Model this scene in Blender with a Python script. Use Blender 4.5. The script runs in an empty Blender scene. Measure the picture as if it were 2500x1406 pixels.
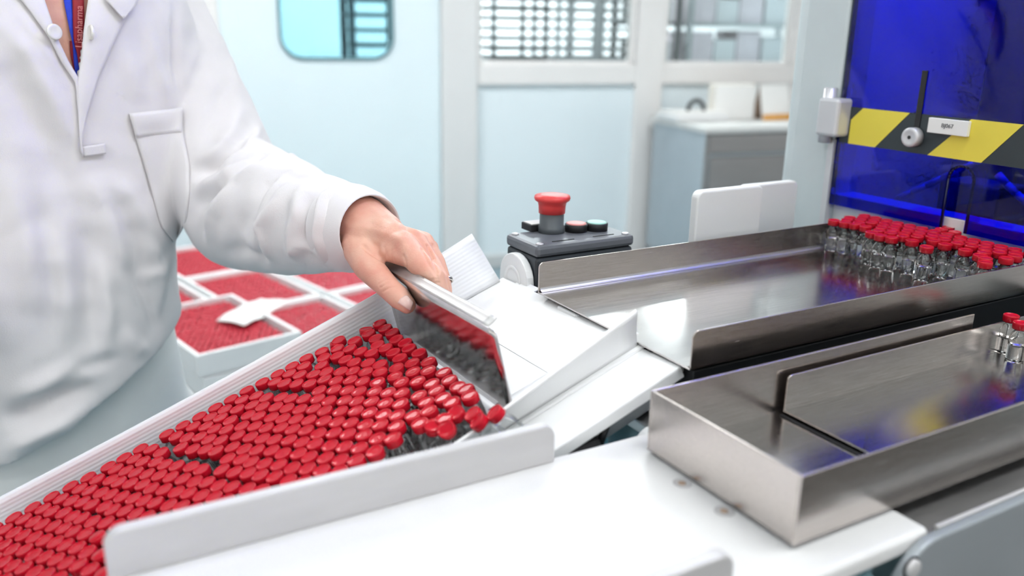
import bpy, bmesh, math, random
import numpy as np
from mathutils import Vector, Matrix
from mathutils.bvhtree import BVHTree

scene = bpy.context.scene
random.seed(7)
rng = np.random.default_rng(5)

# ------------------------------------------------------------------ camera
CZ = 1.32                                   # camera height above the floor
CAM = np.array([0.0, 0.0, CZ])
FPX = 2092.0
RC = np.array([[0.99986923, 0.01617146, 0.0],
               [0.0046928, -0.29015262, 0.95696888],
               [0.01547558, -0.95684374, -0.29019057]])
cd = bpy.data.cameras.new('camera')
cam = bpy.data.objects.new('camera', cd)
scene.collection.objects.link(cam)
cd.sensor_fit = 'HORIZONTAL'
cd.sensor_width = 36.0
cd.lens = 36.0 * FPX / 2500.0
cd.clip_start = 0.02
cd.dof.use_dof = True
cd.dof.focus_distance = 0.84
cd.dof.aperture_fstop = 3.6
M4 = Matrix.Identity(4)
for r in range(3):
    M4[r][0] = RC[r, 0]
    M4[r][1] = -RC[r, 1]
    M4[r][2] = -RC[r, 2]
    M4[r][3] = CAM[r]
cam.matrix_world = M4
scene.camera = cam

# ------------------------------------------------------------------ world, exposure
world = bpy.data.worlds.new('world')
scene.world = world
world.use_nodes = True
world.node_tree.nodes['Background'].inputs[0].default_value = (1.0, 0.985, 0.965, 1)
world.node_tree.nodes['Background'].inputs[1].default_value = 0.75
scene.view_settings.view_transform = 'Standard'
scene.view_settings.look = 'None'
scene.view_settings.exposure = 0.46
scene.view_settings.gamma = 1.0
scene.view_settings.use_curve_mapping = False
scene.cycles.use_denoising = True
scene.cycles.max_bounces = 12
scene.cycles.use_light_tree = False
scene.cycles.adaptive_min_samples = 8
scene.cycles.diffuse_bounces = 3
scene.cycles.glossy_bounces = 4
scene.cycles.transparent_max_bounces = 28
scene.cycles.transmission_bounces = 12
scene.cycles.use_adaptive_sampling = True
scene.cycles.adaptive_threshold = 0.10
scene.cycles.caustics_reflective = False
scene.cycles.caustics_refractive = False
scene.cycles.sample_clamp_indirect = 6.0
CEIL_LIGHT = 11.0

# ------------------------------------------------------------------ geometry helpers
def ray(x, y):
    return RC @ np.array([x - 1250.0, y - 703.0, FPX])

def at(x, y, depth):                         # point seen at a pixel at a known depth
    return CAM + ray(x, y) / FPX * depth

def onz(x, y, z):                            # ... on a horizontal plane
    d = ray(x, y)
    return CAM + d * ((z - CZ) / d[2])

C30, S30 = math.cos(math.radians(30)), 0.5
VA = np.array([C30, S30, 0.0])               # machine direction
VB = np.array([-S30, C30, 0.0])              # across the machine
ROT_M = math.radians(30)

def AB(a, b, z):
    return VA * a + VB * b + np.array([0, 0, z])

def onA(x, y, a):                            # on the upright plane A = a
    d = ray(x, y)
    return CAM + d * (a / (d @ VA))

def onB(x, y, b):
    d = ray(x, y)
    return CAM + d * (b / (d @ VB))

def toAB(p):
    p = np.asarray(p)
    return float(p @ VA), float(p @ VB), float(p[2])

# frame of the sloping box of vials
RT = np.array([[0.80956504, -0.48894471, -0.32486537],
               [0.46863945, 0.87158338, -0.14394261],
               [0.35352724, -0.03571382, 0.93474222]])
OT = np.array([-0.17039191, 0.7362313, -0.3057835]) + CAM
def TR(x, y, o):
    return OT + RT @ np.array([x, y, o])
MT = Matrix.Identity(4)
for r in range(3):
    for c in range(3):
        MT[r][c] = RT[r, c]
    MT[r][3] = OT[r]
def tray_xy(px, py, off=0.0):
    d = RT.T @ ray(px, py)
    o = RT.T @ (CAM - OT)
    s = (off - o[2]) / d[2]
    q = o + s * d
    return float(q[0]), float(q[1])

class MB:
    def __init__(self):
        self.v, self.f, self.sm = [], [], []
    def add(self, vs, fs, smooth=False):
        o = len(self.v)
        self.v += [tuple(map(float, p)) for p in vs]
        self.f += [tuple(i + o for i in f) for f in fs]
        self.sm += [smooth] * len(fs)
        return self
    def box(self, lo, hi):
        x0, y0, z0 = lo; x1, y1, z1 = hi
        vs = [(x0,y0,z0),(x1,y0,z0),(x1,y1,z0),(x0,y1,z0),(x0,y0,z1),(x1,y0,z1),(x1,y1,z1),(x0,y1,z1)]
        return self.add(vs, [(0,3,2,1),(4,5,6,7),(0,1,5,4),(1,2,6,5),(2,3,7,6),(3,0,4,7)])
    def lathe(self, prof, n=24, M=None, cap=True, flip=False, smooth=True):
        vs, fs = [], []
        for (r, z) in prof:
            for k in range(n):
                t = 2 * math.pi * k / n
                p = Vector((r * math.cos(t), r * math.sin(t), z))
                vs.append(M @ p if M else p)
        m = len(prof)
        for i in range(m - 1):
            for k in range(n):
                a, b = i*n + k, i*n + (k+1) % n
                q = (a, b, b + n, a + n)
                fs.append(q[::-1] if flip else q)
        if cap:
            q = tuple(range(n))[::-1]; fs.append(q[::-1] if flip else q)
            q = tuple(range((m-1)*n, m*n)); fs.append(q[::-1] if flip else q)
        return self.add(vs, fs, smooth)
    def cyl(self, p0, p1, r0, r1=None, n=16, cap=True, smooth=True):
        p0, p1 = Vector(p0), Vector(p1)
        d = p1 - p0
        q = d.to_track_quat('Z', 'Y').to_matrix().to_4x4()
        M = Matrix.Translation(p0) @ q
        return self.lathe([(r0, 0), (r0 if r1 is None else r1, d.length)], n, M, cap, smooth=smooth)
    def prism(self, pts, d0, d1, fr):
        """outline pts (u,v) pushed from d0 to d1; fr(u,v,d) gives the 3-D point"""
        n = len(pts)
        vs = [fr(u, v, d0) for u, v in pts] + [fr(u, v, d1) for u, v in pts]
        fs = [tuple(range(n))[::-1], tuple(range(n, 2*n))]
        for k in range(n):
            j = (k+1) % n
            fs.append((k, j, j+n, k+n))
        return self.add(vs, fs)
    def grid(self, P, smooth=True):          # P[i][j]
        n, m = len(P), len(P[0])
        vs = [p for row in P for p in row]
        fs = [(i*m+j, i*m+j+1, (i+1)*m+j+1, (i+1)*m+j) for i in range(n-1) for j in range(m-1)]
        return self.add(vs, fs, smooth)
    def sphere(self, c, r, n=14, m=9):
        vs, fs = [], []
        sx, sy, sz = (r, r, r) if not hasattr(r, '__len__') else r
        vs.append((c[0], c[1], c[2]-sz))
        for i in range(1, m):
            t = -math.pi/2 + math.pi*i/m
            for k in range(n):
                a = 2*math.pi*k/n
                vs.append((c[0]+sx*math.cos(t)*math.cos(a), c[1]+sy*math.cos(t)*math.sin(a), c[2]+sz*math.sin(t)))
        vs.append((c[0], c[1], c[2]+sz))
        for k in range(n):
            fs.append((0, 1+(k+1) % n, 1+k))
        for i in range(m-2):
            for k in range(n):
                a, b = 1+i*n+k, 1+i*n+(k+1) % n
                fs.append((a, b, b+n, a+n))
        L = len(vs)-1; base = 1+(m-2)*n
        for k in range(n):
            fs.append((base+k, base+(k+1) % n, L))
        return self.add(vs, fs, True)
    def mesh(self, name):
        me = bpy.data.meshes.new(name)
        me.from_pydata(self.v, [], self.f)
        me.polygons.foreach_set('use_smooth', self.sm)
        me.update()
        return me
    def build(self, name, mat, parent=None, bevel=0, seg=2, solid=0, recalc=False):
        me = self.mesh(name)
        if recalc:
            bm = bmesh.new(); bm.from_mesh(me); bmesh.ops.recalc_face_normals(bm, faces=bm.faces); bm.to_mesh(me); bm.free()
        return obj(name, me, mat, parent, bevel, seg, solid)

def obj(name, me, mat, parent=None, bevel=0, seg=2, solid=0):
    o = bpy.data.objects.new(name, me)
    scene.collection.objects.link(o)
    if mat is not None and len(me.materials) == 0:
        me.materials.append(mat)
    if parent is not None:
        o.parent = parent
    if solid:
        m = o.modifiers.new('thick', 'SOLIDIFY'); m.thickness = solid; m.offset = 0
    if bevel:
        m = o.modifiers.new('bev', 'BEVEL'); m.width = bevel; m.segments = seg; m.limit_method = 'ANGLE'
        m.angle_limit = math.radians(40)
    return o

def tag(o, label=None, cat=None, group=None, kind=None):
    if label: o['label'] = label
    if cat: o['category'] = cat
    if group: o['group'] = group
    if kind: o['kind'] = kind
    return o

def thing(name, label, cat, loc=(0,0,0), rz=0.0, group=None, mat4=None):
    o = bpy.data.objects.new(name, None)
    scene.collection.objects.link(o)
    o.empty_display_size = 0.02
    if mat4 is not None: o.matrix_world = mat4
    else:
        o.location = tuple(map(float, loc)); o.rotation_euler = (0, 0, rz)
    return tag(o, label, cat, group)

def struct(o):
    o['kind'] = 'structure'
    return o

def rrect(x0, z0, x1, z1, rad, n=6, corners=(1,1,1,1)):
    """rounded rectangle outline, corners order: bl, br, tr, tl"""
    pts = []
    cs = [(x0+rad, z0+rad, 180, corners[0], (x0, z0)), (x1-rad, z0+rad, 270, corners[1], (x1, z0)),
          (x1-rad, z1-rad, 0, corners[2], (x1, z1)), (x0+rad, z1-rad, 90, corners[3], (x0, z1))]
    for cx, cz, a0, on, sharp in cs:
        if not on:
            pts.append(sharp); continue
        for k in range(n+1):
            a = math.radians(a0 + 90*k/n)
            pts.append((cx + rad*math.cos(a), cz + rad*math.sin(a)))
    return pts

# ------------------------------------------------------------------ materials
MATS = {}
def mat(name, col, rough=0.5, metal=0.0, bump=0.0, bscale=200.0, var=0.0, vscale=20.0, stretch=None, coat=0.0,
        spec=0.5, sss=0.0, emit=None, aniso=0.0):
    m = bpy.data.materials.new(name)
    m.use_nodes = True
    nt = m.node_tree
    b = nt.nodes['Principled BSDF']
    b.inputs['Base Color'].default_value = (*col, 1)
    b.inputs['Roughness'].default_value = rough
    b.inputs['Metallic'].default_value = metal
    b.inputs['Specular IOR Level'].default_value = spec
    b.inputs['Coat Weight'].default_value = coat
    b.inputs['Anisotropic'].default_value = aniso
    if sss:
        b.inputs['Subsurface Weight'].default_value = sss
        b.inputs['Subsurface Radius'].default_value = (0.012, 0.005, 0.003)
        b.inputs['Subsurface Scale'].default_value = 0.35
    if emit:
        b.inputs['Emission Color'].default_value = (*emit[0], 1)
        b.inputs['Emission Strength'].default_value = emit[1]
    co = nt.nodes.new('ShaderNodeTexCoord')
    src = co.outputs['Object']
    if stretch:
        mp = nt.nodes.new('ShaderNodeMapping')
        mp.inputs['Scale'].default_value = stretch
        nt.links.new(src, mp.inputs['Vector']); src = mp.outputs['Vector']
    if var:
        n = nt.nodes.new('ShaderNodeTexNoise'); n.inputs['Scale'].default_value = vscale; n.inputs['Detail'].default_value = 5
        nt.links.new(src, n.inputs['Vector'])
        mr = nt.nodes.new('ShaderNodeMapRange'); mr.inputs[1].default_value = 0.25; mr.inputs[2].default_value = 0.75
        mr.inputs[3].default_value = 1 - var; mr.inputs[4].default_value = 1 + var
        nt.links.new(n.outputs['Fac'], mr.inputs[0])
        hs = nt.nodes.new('ShaderNodeHueSaturation'); hs.inputs['Color'].default_value = (*col, 1)
        nt.links.new(mr.outputs[0], hs.inputs['Value'])
        nt.links.new(hs.outputs[0], b.inputs['Base Color'])
        if metal > 0.5:
            m2 = nt.nodes.new('ShaderNodeMath'); m2.operation = 'MULTIPLY'; m2.inputs[1].default_value = rough
            nt.links.new(mr.outputs[0], m2.inputs[0]); nt.links.new(m2.outputs[0], b.inputs['Roughness'])
    if bump:
        n = nt.nodes.new('ShaderNodeTexNoise'); n.inputs['Scale'].default_value = bscale; n.inputs['Detail'].default_value = 3
        nt.links.new(src, n.inputs['Vector'])
        bp = nt.nodes.new('ShaderNodeBump'); bp.inputs['Strength'].default_value = bump; bp.inputs['Distance'].default_value = 0.001
        nt.links.new(n.outputs['Fac'], bp.inputs['Height']); nt.links.new(bp.outputs[0], b.inputs['Normal'])
    MATS[name] = m
    return m

def glassy(name, col, gloss=0.1, rough=0.02, ior=1.45):
    m = bpy.data.materials.new(name); m.use_nodes = True
    nt = m.node_tree; nt.nodes.clear()
    out = nt.nodes.new('ShaderNodeOutputMaterial')
    tr = nt.nodes.new('ShaderNodeBsdfTransparent'); tr.inputs[0].default_value = (*col, 1)
    gl = nt.nodes.new('ShaderNodeBsdfGlossy'); gl.inputs[0].default_value = (1, 1, 1, 1); gl.inputs['Roughness'].default_value = rough
    fr = nt.nodes.new('ShaderNodeFresnel'); fr.inputs[0].default_value = ior
    ad = nt.nodes.new('ShaderNodeMath'); ad.operation = 'MULTIPLY'; ad.inputs[1].default_value = gloss
    nt.links.new(fr.outputs[0], ad.inputs[0])
    mx = nt.nodes.new('ShaderNodeMixShader')
    nt.links.new(ad.outputs[0], mx.inputs[0]); nt.links.new(tr.outputs[0], mx.inputs[1]); nt.links.new(gl.outputs[0], mx.inputs[2])
    nt.links.new(mx.outputs[0], out.inputs[0])
    return m

m_floor = mat('floor_blue', (0.27, 0.37, 0.41), 0.45, var=0.06, vscale=3)
m_wallblue = mat('panel_light_blue', (0.80, 0.89, 0.925), 0.45, var=0.015, vscale=2)
m_doorblue = mat('door_light_blue', (0.77, 0.885, 0.92), 0.4, var=0.015, vscale=2)
m_frame = mat('frame_warm_white', (0.84, 0.825, 0.81), 0.45, var=0.02, vscale=4)
m_framegrey = mat('frame_grey', (0.74, 0.745, 0.74), 0.45, var=0.02, vscale=4)
m_white = mat('white_paint', (0.86, 0.87, 0.87), 0.5, var=0.01, vscale=4)
m_seal = mat('rubber_seal', (0.10, 0.22, 0.25), 0.5, var=0.05)
m_base = mat('baseboard_grey', (0.62, 0.64, 0.64), 0.5, var=0.02)
m_steel = mat('brushed_steel', (0.63, 0.575, 0.54), 0.25, 1.0, var=0.10, vscale=9.0, stretch=(4, 90, 90), aniso=0.3)
m_steel_tray = mat('brushed_steel_tray', (0.72, 0.68, 0.66), 0.18, 1.0, var=0.12, vscale=8.0, stretch=(3, 110, 110), aniso=0.3)
m_plate = mat('polished_steel_plate', (0.72, 0.70, 0.69), 0.16, 1.0, var=0.10, vscale=20.0, stretch=(10, 3, 10))
m_deck = mat('satin_steel_deck', (0.66, 0.66, 0.66), 0.42, 1.0, var=0.05, vscale=20.0)
m_deckdark = mat('dark_steel_ledge', (0.30, 0.29, 0.285), 0.4, 0.8, var=0.08, vscale=15, stretch=(1, 6, 6))  # steel set darker than the deck, faintly streaked
m_table = mat('white_coated_table', (0.77, 0.765, 0.76), 0.33, var=0.04, vscale=14, coat=0.1)
m_flange = mat('satin_alu_guide', (0.56, 0.55, 0.55), 0.42, 0.15, var=0.05, vscale=18, stretch=(1, 4, 4), bump=0.08, bscale=400)
m_tablegrey = mat('grey_machine_front', (0.33, 0.36, 0.38), 0.4, 0.3, var=0.06, vscale=12)
m_board = mat('white_board', (0.90, 0.905, 0.905), 0.45, var=0.012, vscale=10)
m_cap = mat('red_cap_plastic', (0.56, 0.007, 0.022), 0.18, var=0.06, vscale=35.0, spec=0.3)
m_capskirt = mat('red_cap_aluminium', (0.42, 0.008, 0.020), 0.35, 0.0, var=0.08, vscale=60.0)
m_black = mat('black_rubber', (0.012, 0.012, 0.014), 0.5, var=0.1)
m_darkplate = mat('dark_machine_plate', (0.02, 0.022, 0.025), 0.4, 0.4, var=0.1)
m_box_black = mat('charcoal_plastic', (0.035, 0.042, 0.050), 0.4, var=0.08, vscale=60, bump=0.05, bscale=900)
m_box_lid = mat('charcoal_lid', (0.14, 0.15, 0.17), 0.38, var=0.08, vscale=60)
m_white_pl = mat('white_plastic', (0.86, 0.87, 0.87), 0.35, var=0.01)
m_estop = mat('stop_button_red', (0.72, 0.05, 0.05), 0.38, var=0.03)
m_btn_red = mat('button_pale_red', (0.78, 0.30, 0.28), 0.4, var=0.03)
m_btn_green = mat('button_pale_green', (0.36, 0.66, 0.58), 0.4, var=0.03)
m_yellow = mat('tape_yellow', (0.86, 0.72, 0.08), 0.45, var=0.02)
m_tapeblack = mat('tape_black', (0.030, 0.042, 0.048), 0.4, var=0.06)
m_ink = mat('print_ink', (0.10, 0.10, 0.11), 0.6, var=0.02)
m_post = mat('post_pale_grey', (0.62, 0.68, 0.69), 0.38, 0.1, var=0.03)
m_hinge = mat('hinge_alu', (0.66, 0.66, 0.68), 0.35, 0.3, var=0.04)
m_blue = glassy('blue_acrylic', (0.012, 0.07, 0.90), 0.9, 0.03)
m_inside = mat('machine_inside_white', (0.80, 0.82, 0.84), 0.5, var=0.03)
m_insidegrey = mat('machine_inside_grey', (0.16, 0.17, 0.19), 0.5, 0.2, var=0.1)
m_tube = mat('clear_hose', (0.75, 0.78, 0.82), 0.3, var=0.05)
m_pane = glassy('window_pane', (0.93, 0.97, 0.97), 0.8, 0.02)
m_cabsteel = mat('cabinet_steel', (0.33, 0.32, 0.315), 0.38, 0.75, var=0.05, vscale=6, stretch=(1, 1, 6))
m_cabside = mat('cabinet_side', (0.47, 0.53, 0.57), 0.42, 0.35, var=0.04, vscale=6)
m_cabtop = mat('cabinet_top', (0.72, 0.72, 0.70), 0.4, 0.2, var=0.03)
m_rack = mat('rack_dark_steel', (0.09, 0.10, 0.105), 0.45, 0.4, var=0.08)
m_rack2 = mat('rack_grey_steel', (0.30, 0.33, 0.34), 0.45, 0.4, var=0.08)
m_mauve = mat('box_mauve_grey', (0.58, 0.54, 0.58), 0.6, var=0.08, vscale=8)
m_greybox = mat('box_pale_grey', (0.60, 0.64, 0.66), 0.6, var=0.06, vscale=8)
m_paper = mat('paper_white', (0.88, 0.88, 0.86), 0.7, var=0.01)
m_cream = mat('paper_cream', (0.86, 0.83, 0.76), 0.7, var=0.02)
m_orange = mat('card_orange', (0.85, 0.42, 0.08), 0.6, var=0.03)
m_brown = mat('card_brown', (0.42, 0.30, 0.22), 0.6, var=0.05)
m_cloth = mat('white_coat_cloth', (0.765, 0.742, 0.752), 0.9, bump=0.22, bscale=900, var=0.02, vscale=25, spec=0.2)
m_trouser = mat('white_trousers', (0.88, 0.88, 0.87), 0.85, bump=0.15, bscale=700, var=0.02, spec=0.2)
m_button = mat('pearl_button', (0.86, 0.84, 0.78), 0.2, var=0.03, coat=0.5)
m_lblue = mat('lanyard_blue', (0.012, 0.05, 0.62), 0.6, bump=0.5, bscale=1500, var=0.1, vscale=300)
m_lred = mat('lanyard_red', (0.30, 0.006, 0.020), 0.6, bump=0.3, bscale=1500, var=0.08, vscale=300)
m_lprint = mat('lanyard_print', (0.62, 0.20, 0.20), 0.6, var=0.05)
m_gold = mat('silver_ring', (0.75, 0.72, 0.66), 0.2, 1.0, var=0.05)
m_nail = mat('fingernail', (0.80, 0.55, 0.49), 0.22, var=0.04, vscale=90, coat=0.3)
m_teal = mat('teal_machine_part', (0.25, 0.42, 0.47), 0.4, 0.1, var=0.05)
m_cart = mat('cart_grey', (0.55, 0.56, 0.55), 0.5, var=0.06)
m_ceil = mat('ceiling_white', (0.85, 0.86, 0.86), 0.7, var=0.01)

# skin: pink knuckles and fine creases
def skin_mat():
    m = mat('skin', (0.66, 0.36, 0.26), 0.45, sss=0.12, bump=0.25, bscale=500, spec=0.35)
    nt = m.node_tree; b = nt.nodes['Principled BSDF']
    co = nt.nodes.new('ShaderNodeTexCoord')
    n = nt.nodes.new('ShaderNodeTexNoise'); n.inputs['Scale'].default_value = 38; n.inputs['Detail'].default_value = 4
    nt.links.new(co.outputs['Object'], n.inputs['Vector'])
    cr = nt.nodes.new('ShaderNodeValToRGB')
    cr.color_ramp.elements[0].position = 0.32; cr.color_ramp.elements[0].color = (0.76, 0.46, 0.35, 1)
    cr.color_ramp.elements[1].position = 0.72; cr.color_ramp.elements[1].color = (0.70, 0.33, 0.25, 1)
    nt.links.new(n.outputs['Fac'], cr.inputs[0]); nt.links.new(cr.outputs[0], b.inputs['Base Color'])
    return m
m_skin = skin_mat()

# ribbed white plastic sheet: ribs run along the local x axis
def rib_mat():
    m = mat('ribbed_white_sheet', (0.84, 0.85, 0.87), 0.42, var=0.012, vscale=12)
    nt = m.node_tree; b = nt.nodes['Principled BSDF']
    co = nt.nodes.new('ShaderNodeTexCoord')
    w = nt.nodes.new('ShaderNodeTexWave'); w.bands_direction = 'Z'; w.wave_profile = 'SIN'
    w.inputs['Scale'].default_value = 85.0; w.inputs['Distortion'].default_value = 0.0
    nt.links.new(co.outputs['Object'], w.inputs['Vector'])
    bp = nt.nodes.new('ShaderNodeBump'); bp.inputs['Strength'].default_value = 0.16; bp.inputs['Distance'].default_value = 0.0012
    nt.links.new(w.outputs['Fac'], bp.inputs['Height']); nt.links.new(bp.outputs[0], b.inputs['Normal'])
    return m
m_rib = rib_mat()

def vial_glass_mat():
    m = bpy.data.materials.new('vial_glass'); m.use_nodes = True
    b = m.node_tree.nodes['Principled BSDF']
    b.inputs['Base Color'].default_value = (0.985, 1.0, 1.0, 1)
    b.inputs['Roughness'].default_value = 0.02
    b.inputs['Transmission Weight'].default_value = 1.0
    b.inputs['IOR'].default_value = 1.38
    return m
m_vial = vial_glass_mat()

# ------------------------------------------------------------------ the room
YW = math.radians(72)
WD = np.array([math.sin(YW), math.cos(YW), 0]); WN = np.array([-math.cos(YW), math.sin(YW), 0])
WO = np.array([-0.0492, 4.7656, 0.0])
MW = Matrix.Identity(4)
for r in range(3):
    MW[r][0] = WD[r]; MW[r][1] = WN[r]; MW[r][3] = WO[r]
def in_wall(name, mb, m, bevel=0, parent=None):
    o = mb.build(name, m, parent, bevel)
    if parent is None:
        o.matrix_world = MW; struct(o)
    return o
HC = 2.75
mt_ = MB().box((-0.6, -2.0, 0.0), (3.2, 0.15, 0.012)).build('reflection_mat', mat('reflection_mat_grey', (0.10, 0.092, 0.086), 0.8, var=0.1, vscale=40), None, 0.004)  # unseen mat, added so the steel box reflects warm grey, not blue floor
mt_.rotation_euler = (0, 0, ROT_M)
tag(mt_, 'unseen dark mat added before the bench to keep blue floor out of steel reflections', 'mat')
fl = MB().box((-7, -3.5, -0.05), (8, 10, 0)).build('floor', m_floor); struct(fl)
ce = MB().box((-7, -3.5, HC), (8, 10, HC+0.05)).build('ceiling', m_ceil); struct(ce)

# wall of light-blue panels with window openings; local x along the wall, y away from the room
w = MB()
w.box((-6.0, 0.0, 0), (-1.56, 0.10, HC))
w.box((-1.56, 0.0, 2.15), (-0.36, 0.10, HC))
w.box((-0.36, 0.0, 0), (-0.19, 0.10, HC))
w.box((-0.19, 0.02, 0), (6.0, 0.10, 1.03))
w.box((-0.19, 0.02, 2.5), (6.0, 0.10, HC))
w.box((1.86, 0.02, 1.03), (6.0, 0.10, 2.5))
in_wall('wall_back', w, m_wallblue)
in_wall('trim_1', MB().box((-0.365, -0.03, 0), (-0.165, 0.0, HC)), m_framegrey, 0.012)
in_wall('trim_2', MB().box((0.765, -0.015, 0), (0.935, 0.02, HC)), m_frame, 0.008)
in_wall('trim_3', MB().box((1.795, -0.015, 0), (1.99, 0.02, HC)), m_frame, 0.008)
in_wall('trim_4', MB().box((-0.165, -0.012, 1.025), (0.765, 0.04, 1.135)), m_frame, 0.006)
in_wall('trim_5', MB().box((0.935, -0.012, 1.025), (1.795, 0.04, 1.135)), m_frame, 0.006)
in_wall('trim_6', MB().box((-1.66, -0.03, 0), (-1.455, 0.0, HC)), m_frame, 0.012)
in_wall('baseboard_back', MB().box((-0.165, 0.0, 0), (6.0, 0.025, 0.075)), m_base, 0.006)

def window(name, x0, x1):
    fr = MB()
    fr.box((x0, 0.02, 1.135), (x0+0.03, 0.07, 2.5)); fr.box((x1-0.03, 0.02, 1.135), (x1, 0.07, 2.5))
    fr.box((x0, 0.02, 2.47), (x1, 0.07, 2.5)); fr.box((x0, 0.02, 1.135), (x1, 0.07, 1.15))
    o = in_wall(name, fr, m_frame)
    MB().box((x0+0.02, 0.04, 1.14), (x1-0.02, 0.05, 2.48)).build('window_pane', m_pane, o)
    return o
window('window_1', -0.165, 0.765)
window('window_2', 0.935, 1.795)

# door leaf with a round-cornered porthole
def ring(outer, inner, d0, d1):
    n = len(outer)
    mb = MB()
    fr = lambda p, d: (p[0], d, p[1])
    vs = [fr(p, d0) for p in outer] + [fr(p, d0) for p in inner] + [fr(p, d1) for p in outer] + [fr(p, d1) for p in inner]
    fs = []
    for k in range(n):
        j = (k+1) % n
        fs += [(k, j, n+j, n+k), (2*n+k, 3*n+k, 3*n+j, 2*n+j), (k, 2*n+k, 2*n+j, j), (n+k, n+j, 3*n+j, 3*n+k)]
    return mb.add(vs, fs)
pin = rrect(-1.165, 1.165, -0.620, 1.875, 0.10, 8)
def to_rect(pts, x0, z0, x1, z1):            # radial map of the porthole outline onto the leaf outline
    out = []
    cx, cz = (-1.165-0.620)/2, (1.165+1.875)/2
    for (px, pz) in pts:
        dx, dz = px-cx, pz-cz
        k = 1e9
        if abs(dx) > 1e-6: k = min(k, ((x1-cx) if dx > 0 else (x0-cx))/dx)
        if abs(dz) > 1e-6: k = min(k, ((z1-cz) if dz > 0 else (z0-cz))/dz)
        out.append((cx+dx*k, cz+dz*k))
    return out
outl = to_rect(pin, -1.455, 0.01, -0.365, 2.15)
for c in ((-1.455, 0.01), (-0.365, 0.01), (-0.365, 2.15), (-1.455, 2.15)):   # square off the leaf corners
    k = min(range(len(outl)), key=lambda i: (outl[i][0]-c[0])**2 + (outl[i][1]-c[1])**2)
    outl[k] = c
door = in_wall('door_1', ring(outl, pin, 0.0, 0.05), m_doorblue)
big = rrect(-1.178, 1.152, -0.607, 1.888, 0.112, 8)
ring(big, pin, -0.012, 0.0).build('porthole_seal', m_seal, door)
MB().prism(pin, 0.02, 0.028, lambda u, v, d: (u, d, v)).build('porthole_pane', glassy('porthole_glass', (0.50, 0.69, 0.73), 0.9, 0.02), door)

# next room seen through the glass
nw = MB().box((-7, 3.2, 0), (7, 3.3, HC)); in_wall('wall_far', nw, m_white)

def ceiling_light(x, y, L=1.25, Wd=0.32, strength=CEIL_LIGHT, label='', rz=0.0, col=(0.97, 0.99, 1.0), z=None):
    zz = HC if z is None else z
    t = thing('ceiling_light', label, 'light', (x, y, zz), rz, 'ceiling lights')
    f = MB()
    f.box((-L/2-0.03, -Wd/2-0.03, -0.06), (L/2+0.03, -Wd/2, 0)); f.box((-L/2-0.03, Wd/2, -0.06), (L/2+0.03, Wd/2+0.03, 0))
    f.box((-L/2-0.03, -Wd/2, -0.06), (-L/2, Wd/2, 0)); f.box((L/2, -Wd/2, -0.06), (L/2+0.03, Wd/2, 0))
    f.build('frame', m_white, t)
    me = mat('lamp_diffuser', (0.9, 0.9, 0.9), 0.5, emit=(col, strength))
    MB().box((-L/2, -Wd/2, -0.05), (L/2, Wd/2, -0.03)).build('diffuser', me, t)
    return t
LR = math.radians(18)
for (x, y, nm, st) in ((-0.9, 0.5, 'above the worker', 2.6), (0.9, 0.5, 'above the machine trays', 7.5), (-1.2, 2.9, 'above the stacked trays', 11.5),
                       (0.9, 3.1, 'above the aisle by the cabinet', 11.5), (-1.1, -1.3, 'behind the photographer, worker side', 4.5), (1.1, -1.3, 'behind the photographer, machine side', 4.5)):
    ceiling_light(x, y, 1.5, 0.55, st, 'long white ceiling light panel ' + nm, LR)
for i, u in enumerate((-1.0, 0.6, 1.9)):
    p = WO + WD*u + WN*1.6
    ceiling_light(p[0], p[1], 1.3, 0.5, 40.0, 'ceiling light of the next room, %s' % ('beyond the porthole', 'beyond the louvred racks', 'beyond the box shelves')[i], LR)

# ------------------------------------------------------------------ racks and boxes of the next room
def rack(name, label, x0, x1, y0, y1, levels, z0, z1, m, group, post=0.02):
    t = thing(name, label, 'rack', mat4=MW.copy(), group=group)
    for (a, b) in ((x0, y0), (x1, y0), (x0, y1), (x1, y1)):
        MB().box((a-post/2, b-post/2, 0), (a+post/2, b+post/2, z1)).build('post', m, t)
    for k in range(levels):
        z = z0 + (z1-z0)*k/(levels-1)
        MB().box((x0, y0, z-0.018), (x1, y1, z+0.006)).build('shelf', m, t)
    return t
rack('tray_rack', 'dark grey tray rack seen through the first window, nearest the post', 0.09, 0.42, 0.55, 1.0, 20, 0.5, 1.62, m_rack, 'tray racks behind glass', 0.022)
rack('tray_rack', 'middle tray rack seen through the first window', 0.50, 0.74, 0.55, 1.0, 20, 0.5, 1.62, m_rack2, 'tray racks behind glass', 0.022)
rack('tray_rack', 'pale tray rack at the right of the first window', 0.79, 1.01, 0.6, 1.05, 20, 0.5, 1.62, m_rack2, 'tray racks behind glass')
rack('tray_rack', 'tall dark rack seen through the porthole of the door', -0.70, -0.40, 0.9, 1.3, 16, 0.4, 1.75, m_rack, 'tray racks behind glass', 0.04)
t = thing('tall_cabinet', 'grey tall cabinet at the left edge of the first window', 'cabinet', mat4=MW.copy())
MB().box((-0.22, 0.75, 0), (0.07, 1.2, 1.55)).build('body', m_greybox, t, 0.01)
MB().box((-0.20, 0.735, 0.05), (0.06, 0.75, 1.5)).build('door', m_rack2, t, 0.006)
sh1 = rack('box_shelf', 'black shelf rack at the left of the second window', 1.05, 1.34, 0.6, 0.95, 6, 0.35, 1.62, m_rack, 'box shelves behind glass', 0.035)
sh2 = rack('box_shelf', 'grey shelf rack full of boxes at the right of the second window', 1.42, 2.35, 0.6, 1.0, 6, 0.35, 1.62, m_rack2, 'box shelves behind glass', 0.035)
zs = [0.35 + 1.27*k/5 + 0.006 for k in range(6)]
wordz = ('lowest', 'second', 'third', 'fourth', 'fifth', 'top')
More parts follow.
